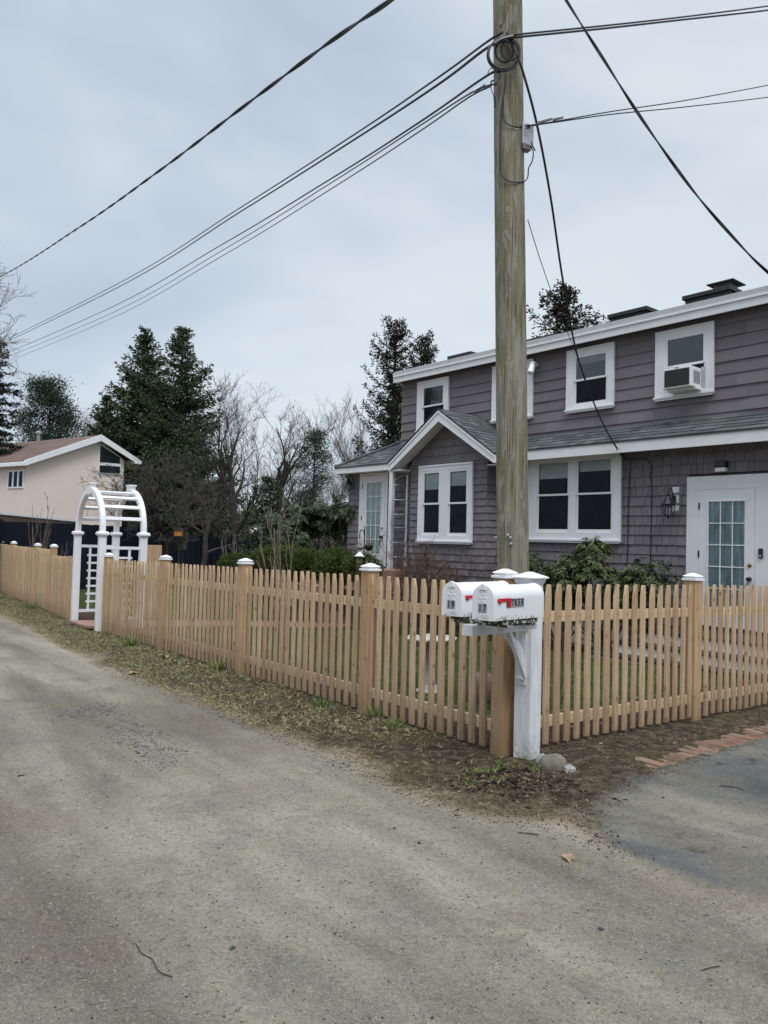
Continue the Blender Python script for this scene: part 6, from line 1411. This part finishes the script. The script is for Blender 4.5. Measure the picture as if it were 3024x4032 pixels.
rock('fieldstone', 'rounded brown fieldstone at the foot of the white mailbox post', 1.175, 5.23, (.095, .075, .085), 3, M['stone']).rotation_euler = (0, 0, .2)
rock('granite_block', 'small pale angular granite lump beside the rounded stone at the mailbox post', 1.285, 5.185, (.052, .045, .052), 8, M['granite'], sub=1, rough=.2)
rock('fieldstone', 'pale flat stone behind the mailbox post foot', 1.14, 5.36, (.06, .04, .06), 12, M['granite'], sub=2)
P = at(1900, 2745, 7.6); rock('garden_boulder', 'big reddish boulder with a pale top behind the pickets below the mailboxes', P[0], 7.6, (.17, .15, .21), 21, simple('red_boulder', (.16, .10, .085), .95, var=.55, scale=7, bump=.5), z=float(gz(P[0], 7.6))+.10)
for i, (px, py) in enumerate(((1588, 2590), (2985, 2610), (2560, 2640))): pass
# brick edging along the driveway
bm_ = MB(); bm_.box(-.105, .105, -.046, .046, -.03, .028); bricks = None
BP = [(1.86, 5.40), (2.25, 5.78), (2.75, 6.20), (3.30, 6.67), (3.80, 7.08), (4.6, 7.72)]
def along(pl, s):
    for a, b in zip(pl[:-1], pl[1:]):
        a, b = np.array(a, float), np.array(b, float); l_ = np.linalg.norm(b-a)
        if s <= l_: return a+(b-a)*s/l_, (b-a)/l_
        s -= l_
    return b, (b-a)/l_
s = 0; i = 0; Rr = random.Random(4)
while s < 3.3:
    q, t_ = along(BP, s); q = q + np.array([-t_[1], t_[0]])*Rr.uniform(-.018, .018)
    if i == 0: first = bm_.build('paving_brick', M['brick'], None, bevel=.006); o = first
    else: o = first.copy(); C.objects.link(o)
    z = float(ground_z(q[0], q[1])[0]) - .021 + Rr.uniform(-.007, .003); o.location = (q[0], q[1], z); o.rotation_euler = (Rr.uniform(-.04, .04), Rr.uniform(-.04, .04), math.atan2(t_[1], t_[0])+math.pi/2+Rr.uniform(-.05, .05)-.06)
    lbl = 'weathered red brick in the sunken edging row between fence and driveway'
    if i == 0: lbl = 'endmost red brick of the edging row, nearest the mailbox post'
    tag(o, lbl, 'brick', 'edging bricks along the driveway'); s += .104+Rr.uniform(0, .012); i += 1
# inner line of bricks edging the bed behind the fence
# bird bath
P = at(1690, 2700, 8.1); bb = thing('bird_bath', 'pale stone bird bath with scalloped bowl on a fluted pedestal behind the fence', 'bird bath', (P[0], 8.1, float(gz(P[0], 8.1))))
zt = at(1690, 2510, 8.1)[2]-bb.location.z
mb = MB(); vs = []; K = 48; prof = [(.07, zt-.10), (.16, zt-.085), (.235, zt-.05), (.268, zt-.012), (.268, zt), (.235, zt+.002), (.20, zt-.03), (.10, zt-.05), (.0005, zt-.055)]
for r_, z_ in prof:
    for k in range(K): a = 2*math.pi*k/K; f_ = 1+.035*math.cos(8*a)*(r_/.27)**2; vs.append((r_*f_*math.cos(a), r_*f_*math.sin(a), z_+(.010*math.cos(8*a) if r_ > .2 else 0)))
mb.add(vs, [(i*K+k, i*K+(k+1) % K, (i+1)*K+(k+1) % K, (i+1)*K+k) for i in range(len(prof)-1) for k in range(K)]); mb.build('bowl', M['cement'], bb, smooth=True)
mb = MB(); vs = []; prof = [(.07, .07), (.055, .12), (.05, zt*.5), (.062, zt-.16), (.085, zt-.10)]; K = 32
for r_, z_ in prof:
    for k in range(K): a = 2*math.pi*k/K; f_ = 1+.07*math.cos(8*a); vs.append((r_*f_*math.cos(a), r_*f_*math.sin(a), z_))
mb.add(vs, [(i*K+k, i*K+(k+1) % K, (i+1)*K+(k+1) % K, (i+1)*K+k) for i in range(len(prof)-1) for k in range(K)]); mb.build('pedestal', M['cement'], bb, smooth=True)
mb = MB(); mb.lathe([(.14, -.05), (.14, .02), (.125, .035), (.10, .04), (.09, .07), (.06, .08)], sides=28); mb.build('base', M['cement'], bb, smooth=True)
# shepherd hook with hanging pots, lantern post, pot on the porch
P = at(1433, 2200, 15.2); g_ = float(gz(P[0], 15.2)); hk = thing('shepherd_hook', 'black shepherd hook standing in front of the numbered porch door', 'garden hook', (P[0], 15.2, g_))
ztop = at(1431, 2072, 15.2)[2]-g_; mb = MB(); mb.tube([(0, 0, -.1), (0, 0, ztop)], .012, 8); mb.build('pole', M['black'], hk)
mb = MB(); mb.tube(smooth_pts([(0, 0, ztop-.20), (-.02, 0, ztop-.10), (-.06, 0, ztop-.07), (-.09, 0, ztop-.12), (-.10, 0, ztop-.22), (-.09, 0, ztop-.25)]), .010, 8); mb.build('crook', M['black'], hk, smooth=True)
for dx, lb, cl in ((-.08, 'pale hanging basket pot on the left arm of the black garden hook', 'cement'), (.09, 'dark round hanging wire basket on the right of the black garden hook', 'black')):
    zz = at(1433, 2140, 15.2)[2]-.05; bk = thing('hanging_basket', lb, 'hanging basket', (P[0]+dx, 15.2, zz), 0, 'baskets on the garden hook')
    mb = MB(); mb.lathe([(.03, -.09), (.07, -.06), (.085, 0), (.08, .02)], sides=16); mb.build('bowl', M[cl], bk, smooth=True); mb = MB()
    for k in range(3): a = 2*math.pi*k/3; mb.tube([(.078*math.cos(a), .078*math.sin(a), .02), (0, 0, .20)], .003, 4)
    mb.build('chain', M['black'], bk); n = 60; R_ = np.random.default_rng(int(dx*1000) % 97); q = R_.normal(0, .035, (n, 3)); q[:, 2] = abs(q[:, 2])+.01; V, F = leaves(q, R_.normal(0, 1, (n, 3)), R_.normal(0, 1, (n, 3)), np.full(n, .05), np.full(n, .015)); me = np_mesh('dry_plant', V, F); link('dry_plant', me, M['dry'], bk)
P = at(1414, 2250, 14.6); g_ = float(gz(P[0], 14.6)); lp_ = thing('garden_lantern_post', 'brown square lantern post with a metal roof behind the third fence post', 'lantern post', (P[0], 14.6, g_)); zt = at(1414, 2186, 14.6)[2]-g_
mb = MB(); mb.box(-.06, .06, -.06, .06, -.1, zt-.22); mb.build('post', simple('dark_oak_post', (.09, .06, .04), .85, stretch=(4, 4, .5)), lp_, bevel=.004)
mb = MB(); mb.box(-.062, .062, -.062, .062, zt-.22, zt-.03); mb.build('mesh_cage', simple('seed_mesh', (.18, .15, .10), .8, var=.5, scale=60), lp_); mb = MB(); mb.box(-.10, .10, -.10, .10, zt-.03, zt-.015); mb.frustum(0, 0, zt-.015, zt+.06, .085, .085, .02, .02); mb.build('roof', M['galv'], lp_, bevel=.003)
x, y, _ = hw(7.50, .60); pt = thing('porch_planter', 'round cast-stone planter with a looped handle standing by the porch post', 'planter', (x, y, .86)); pt.scale = (.75, .75, .75)
mb = MB(); mb.lathe([(.10, 0), (.17, .04), (.22, .13), (.215, .22), (.195, .24), (.17, .22), (.17, .1), (.001, .08)], sides=28); mb.build('bowl', M['cement'], pt, smooth=True)
mb = MB(); mb.tube(smooth_pts([(-.19, 0, .22), (-.19, 0, .36), (-.10, 0, .46), (.04, 0, .48), (.16, 0, .40), (.19, 0, .22)]), .022, 8); mb.build('handle', M['cement'], pt, smooth=True); mb = MB(); mb.box(-.2, .2, -.2, .2, -.35, -.001) ; mb.build('stand', M['cement'], pt, bevel=.01)
# coiled garden hose on the bay wall
x, y, _ = hw(5.75, .80); hs = thing('garden_hose', 'dark coiled garden hose hanging on the bay wall behind the fence', 'hose', (x, y, .52), HRZ)
for k in range(7):
    mb = MB(); rr_ = .17+.012*k; mb.tube([(rr_*math.cos(a), .02*k-.05, rr_*1.15*math.sin(a)) for a in np.linspace(0, 2*math.pi, 37)], .010, 6, caps=False); mb.build('coil', M['cable'], hs, smooth=True)
# bird house and feeder at the fruit tree
P = at(717, 2135, 23.5); bhx = thing('bird_house', 'small grey wooden bird house hanging in front of the navy fence', 'bird house', P)
mb = MB(); mb.prism([(-.12, -.22), (.12, -.22), (.12, .12), (-.12, .16)], 1, -.1, .1); mb.build('box', M['bark'], bhx); mb = MB(); mb.prism([(-.16, .165), (.16, .125), (.16, .15), (-.16, .19)], 1, -.14, .13); mb.build('roof', M['barkdark'], bhx)
mb = MB(); mb.lathe([(.035, 0), (.035, .006)], sides=14, M=Matrix.Translation((0, -.101, .02)) @ R90X); mb.build('entrance', M['black'], bhx); mb = MB(); mb.box(-.02, .02, .101, .14, -1.9, .1); mb.build('post', M['barkdark'], bhx)
P = at(704, 2098, 23.2); fdr = thing('bird_feeder', 'small orange wooden bird feeder beside the fruit tree trunk', 'bird feeder', P); om = simple('orange_wood', (.55, .24, .05), .6)
mb = MB(); mb.box(-.11, .11, -.09, .09, -.10, .07); mb.build('box', om, fdr, bevel=.005); mb = MB(); mb.prism([(-.15, .07), (.15, .07), (0, .15)], 1, -.12, .12); mb.build('roof', M['barkdark'], fdr); mb = MB(); mb.box(-.015, .015, .09, .13, -2.1, .05); mb.build('post', M['barkdark'], fdr)
# boards of the gate end inside the arbor
P = at(602, 2240, 15.6); gp_ = thing('gate_board', 'short solid cedar privacy board standing just inside the arbor', 'board', (P[0], 15.6, float(gz(P[0], 15.6))), .4)
h_ = at(602, 2146, 15.6)[2]-gp_.location.z; mb = MB(); mb.box(-.16, .16, -.015, .015, 0, h_); mb.build('board', M['wood'], gp_, bevel=.003); mb = MB(); mb.box(-.15, .15, .0155, .04, .25, .32); mb.build('batten', M['railwood'], gp_)

# road litter: stones, fallen leaves, twigs
def kr(X, Y, R_): return ((sdf(ROAD, X, Y) < .1) | (sdf(DRIVE, X, Y) < 0)) & (R_.random(len(X)) < .85)
def pebbles(name, label, X, Y, R_, smin, smax, mat, kind='stuff'):
    n = len(X); Z = ground_z(X, Y); s = R_.uniform(smin, smax, n)*R_.random(n)**.5 + smin*.3; o = np.array([[1, 0, 0], [0, 1, 0], [-1, 0, 0], [0, -1, 0], [0, 0, 1.], [0, 0, -.4]])
    f = np.array([[0, 1, 4], [1, 2, 4], [2, 3, 4], [3, 0, 4], [1, 0, 5], [2, 1, 5], [3, 2, 5], [0, 3, 5]]); V = np.zeros((n, 6, 3)); a = R_.uniform(0, 6.28, n)
    for k in range(6):
        j = R_.uniform(.6, 1.3, n); x = o[k, 0]*j; y = o[k, 1]*j*.75; V[:, k, 0] = X+s*(x*np.cos(a)-y*np.sin(a)); V[:, k, 1] = Y+s*(x*np.sin(a)+y*np.cos(a)); V[:, k, 2] = Z+s*.45*o[k, 2]
    F = (np.arange(n)[:, None, None]*6+f[None]).reshape(-1, 3); me = np_mesh(name, V.reshape(-1, 3), F); return tag(link(name, me, mat), label, 'gravel', None, kind)
def gravmat(name, cols):
    t = MT(name).set(.9, 0, .2); t.col(t.ramp(t.island(), [(k/(len(cols)-1), v) for k, v in enumerate(cols)], 'CONSTANT')); return t.m
M['grav'] = gravmat('loose_gravel', [(.12, .115, .10), (.24, .225, .19), (.06, .058, .055), (.34, .32, .28), (.17, .155, .13), (.55, .53, .48)])
M['gravdark'] = gravmat('dark_gravel', [(.075, .075, .078), (.14, .14, .142), (.045, .045, .048), (.22, .215, .21), (.10, .095, .09)])
X, Y, R_ = scatter(200000, -8, 5, 1.8, 11, kr, 11); pebbles('gravel', 'fine loose grit over the sandy road', X, Y, R_, .0025, .0075, M['grav'])
X, Y, R_ = scatter(1300, -8, 5, 1.8, 14, kr, 13); pebbles('gravel', 'scattered larger pebbles over the road and driveway', X, Y, R_, .005, .014, M['grav'])
pts = [gp(px, py) for px, py in ((255, 2830), (330, 2800), (440, 2790), (480, 2860), (520, 2900), (600, 2940), (700, 2990))]; R_ = np.random.default_rng(77); k = R_.integers(0, len(pts)-1, 2600); t_ = R_.random(2600)
X = np.array([pts[i][0]*(1-t)+pts[i+1][0]*t for i, t in zip(k, t_)])+R_.normal(0, .10, 2600); Y = np.array([pts[i][1]*(1-t)+pts[i+1][1]*t for i, t in zip(k, t_)])+R_.normal(0, .16, 2600); pebbles('gravel', 'streak of coarse dark gravel showing through the road at the left', X, Y, R_, .003, .013, M['gravdark'])
M['crumb'] = gravmat('soil_crumbs', [(.030, .022, .015), (.075, .055, .036), (.018, .013, .009), (.14, .105, .07), (.05, .036, .025), (.22, .17, .12)])
def kc(X, Y, R_): return (sdf(ROAD, X, Y) > -.1) & (sdf(DRIVE, X, Y) > -.08) & (dline(FENCE_L, X, Y) < 2.2) & (sdf(YARD, X, Y) > -.8) & (R_.random(len(X)) < .8)
X, Y, R_ = scatter(150000, -5, 4.2, 3.7, 9.5, kc, 17); pebbles('soil_crumbs', 'crumbs of dark soil over the bare verge and bed edges', X, Y, R_, .003, .011, M['crumb'])
X = np.random.default_rng(5).normal(.86, .20, 900); Y = np.random.default_rng(6).normal(4.78, .12, 900); pebbles('soil_clods', 'heaped dark clods of broken soil in front of the mailbox post', X, Y, np.random.default_rng(7), .008, .030, M['crumb'])
def fallen(label, px, py, s, seed, col=None):
    x, y = gp(px, py); r = random.Random(seed); z = float(ground_z(x, y)[0])+.006; pts = []
    for k in range(14):
        a = 2*math.pi*k/14; rr_ = s*(.55+.45*(k % 2))*(1.5 if k in (0, 7) else 1)*r.uniform(.8, 1.1); pts.append((rr_*math.cos(a), rr_*.62*math.sin(a), .35*s*abs(math.sin(a))*r.uniform(.3, 1.2)))
    mb = MB(); mb.add([(0, 0, .004)]+pts, [(0, k+1, (k+1) % 14+1) for k in range(14)]); o = mb.build('fallen_leaf', M['leafbrown']); md = o.modifiers.new('thick', 'SOLIDIFY'); md.thickness = .0015; o.location = (x, y, z); o.rotation_euler = (0, 0, r.uniform(0, 6)); tag(o, label, 'leaf', 'fallen leaves')
M['leafbrown'] = simple('dry_oak_leaf', (.30, .20, .13), .8, var=.3, scale=40)
for i, (px, py, s, lb) in enumerate(((2235, 3385, .055, 'large curled brown oak leaf lying on the road below the mailbox post'), (2235, 3045, .035, 'brown leaf beside the granite lump at the mailbox post'), (650, 2592, .09, 'brown oak leaf on the verge under the fence right of the arbor'), (525, 2655, .09, 'pale curled leaf on the verge, at the road edge nearer the arbor'), (1600, 2880, .04, 'crumpled brown leaf on the bare soil before the fence'), (1330, 2845, .05, 'brown leaf on the soil left of the third fence post'))): fallen(lb, px, py, s, 50+i)
for i, (pts, r_, lb) in enumerate((([(535, 3725), (560, 3762), (600, 3785), (625, 3835), (680, 3860)], .0017, 'thin dark curved twig lying on the road at the lower left'), ([(2760, 3828), (2800, 3820), (2835, 3815)], .0018, 'short brown twig on the road at the lower right'), ([(2040, 3282), (2090, 3283), (2120, 3287)], .003, 'short reddish twig on the road below the broken soil'), ([(2830, 3098), (2880, 3103), (2935, 3112)], .0028, 'thin dark twig on the asphalt driveway'), ([(70, 3060), (95, 3055)], .004, 'short dark stick near the left edge of the road'))):
    P = [(*gp(*p), 0) for p in pts]; P = [(x, y, float(ground_z(x, y)[0])+.004) for x, y, _ in P]; mb = MB(); mb.tube(smooth_pts(P, 5), r_, 6); tag(mb.build('twig', M['barkdark'], None, smooth=True), lb, 'twig', 'twigs on the road')
for i, (px, py, lb) in enumerate(((1552, 3262, 'small black stone on the road below the bare soil'), (2612, 3146, 'small black stone on the asphalt driveway'), (2365, 3660, 'small dark red stone on the lower right of the road'), (915, 3740, 'dark stone on the road at the lower middle'), (1650, 3325, 'flat black chip on the road, nearer than the black stone'))):
    x, y = gp(px, py); rock('dark_stone', lb, x, y, (.011, .009, .009), 70+i, M['darkbox'], group='dark stones on the road', sub=2)
print('objects', len(bpy.data.objects))
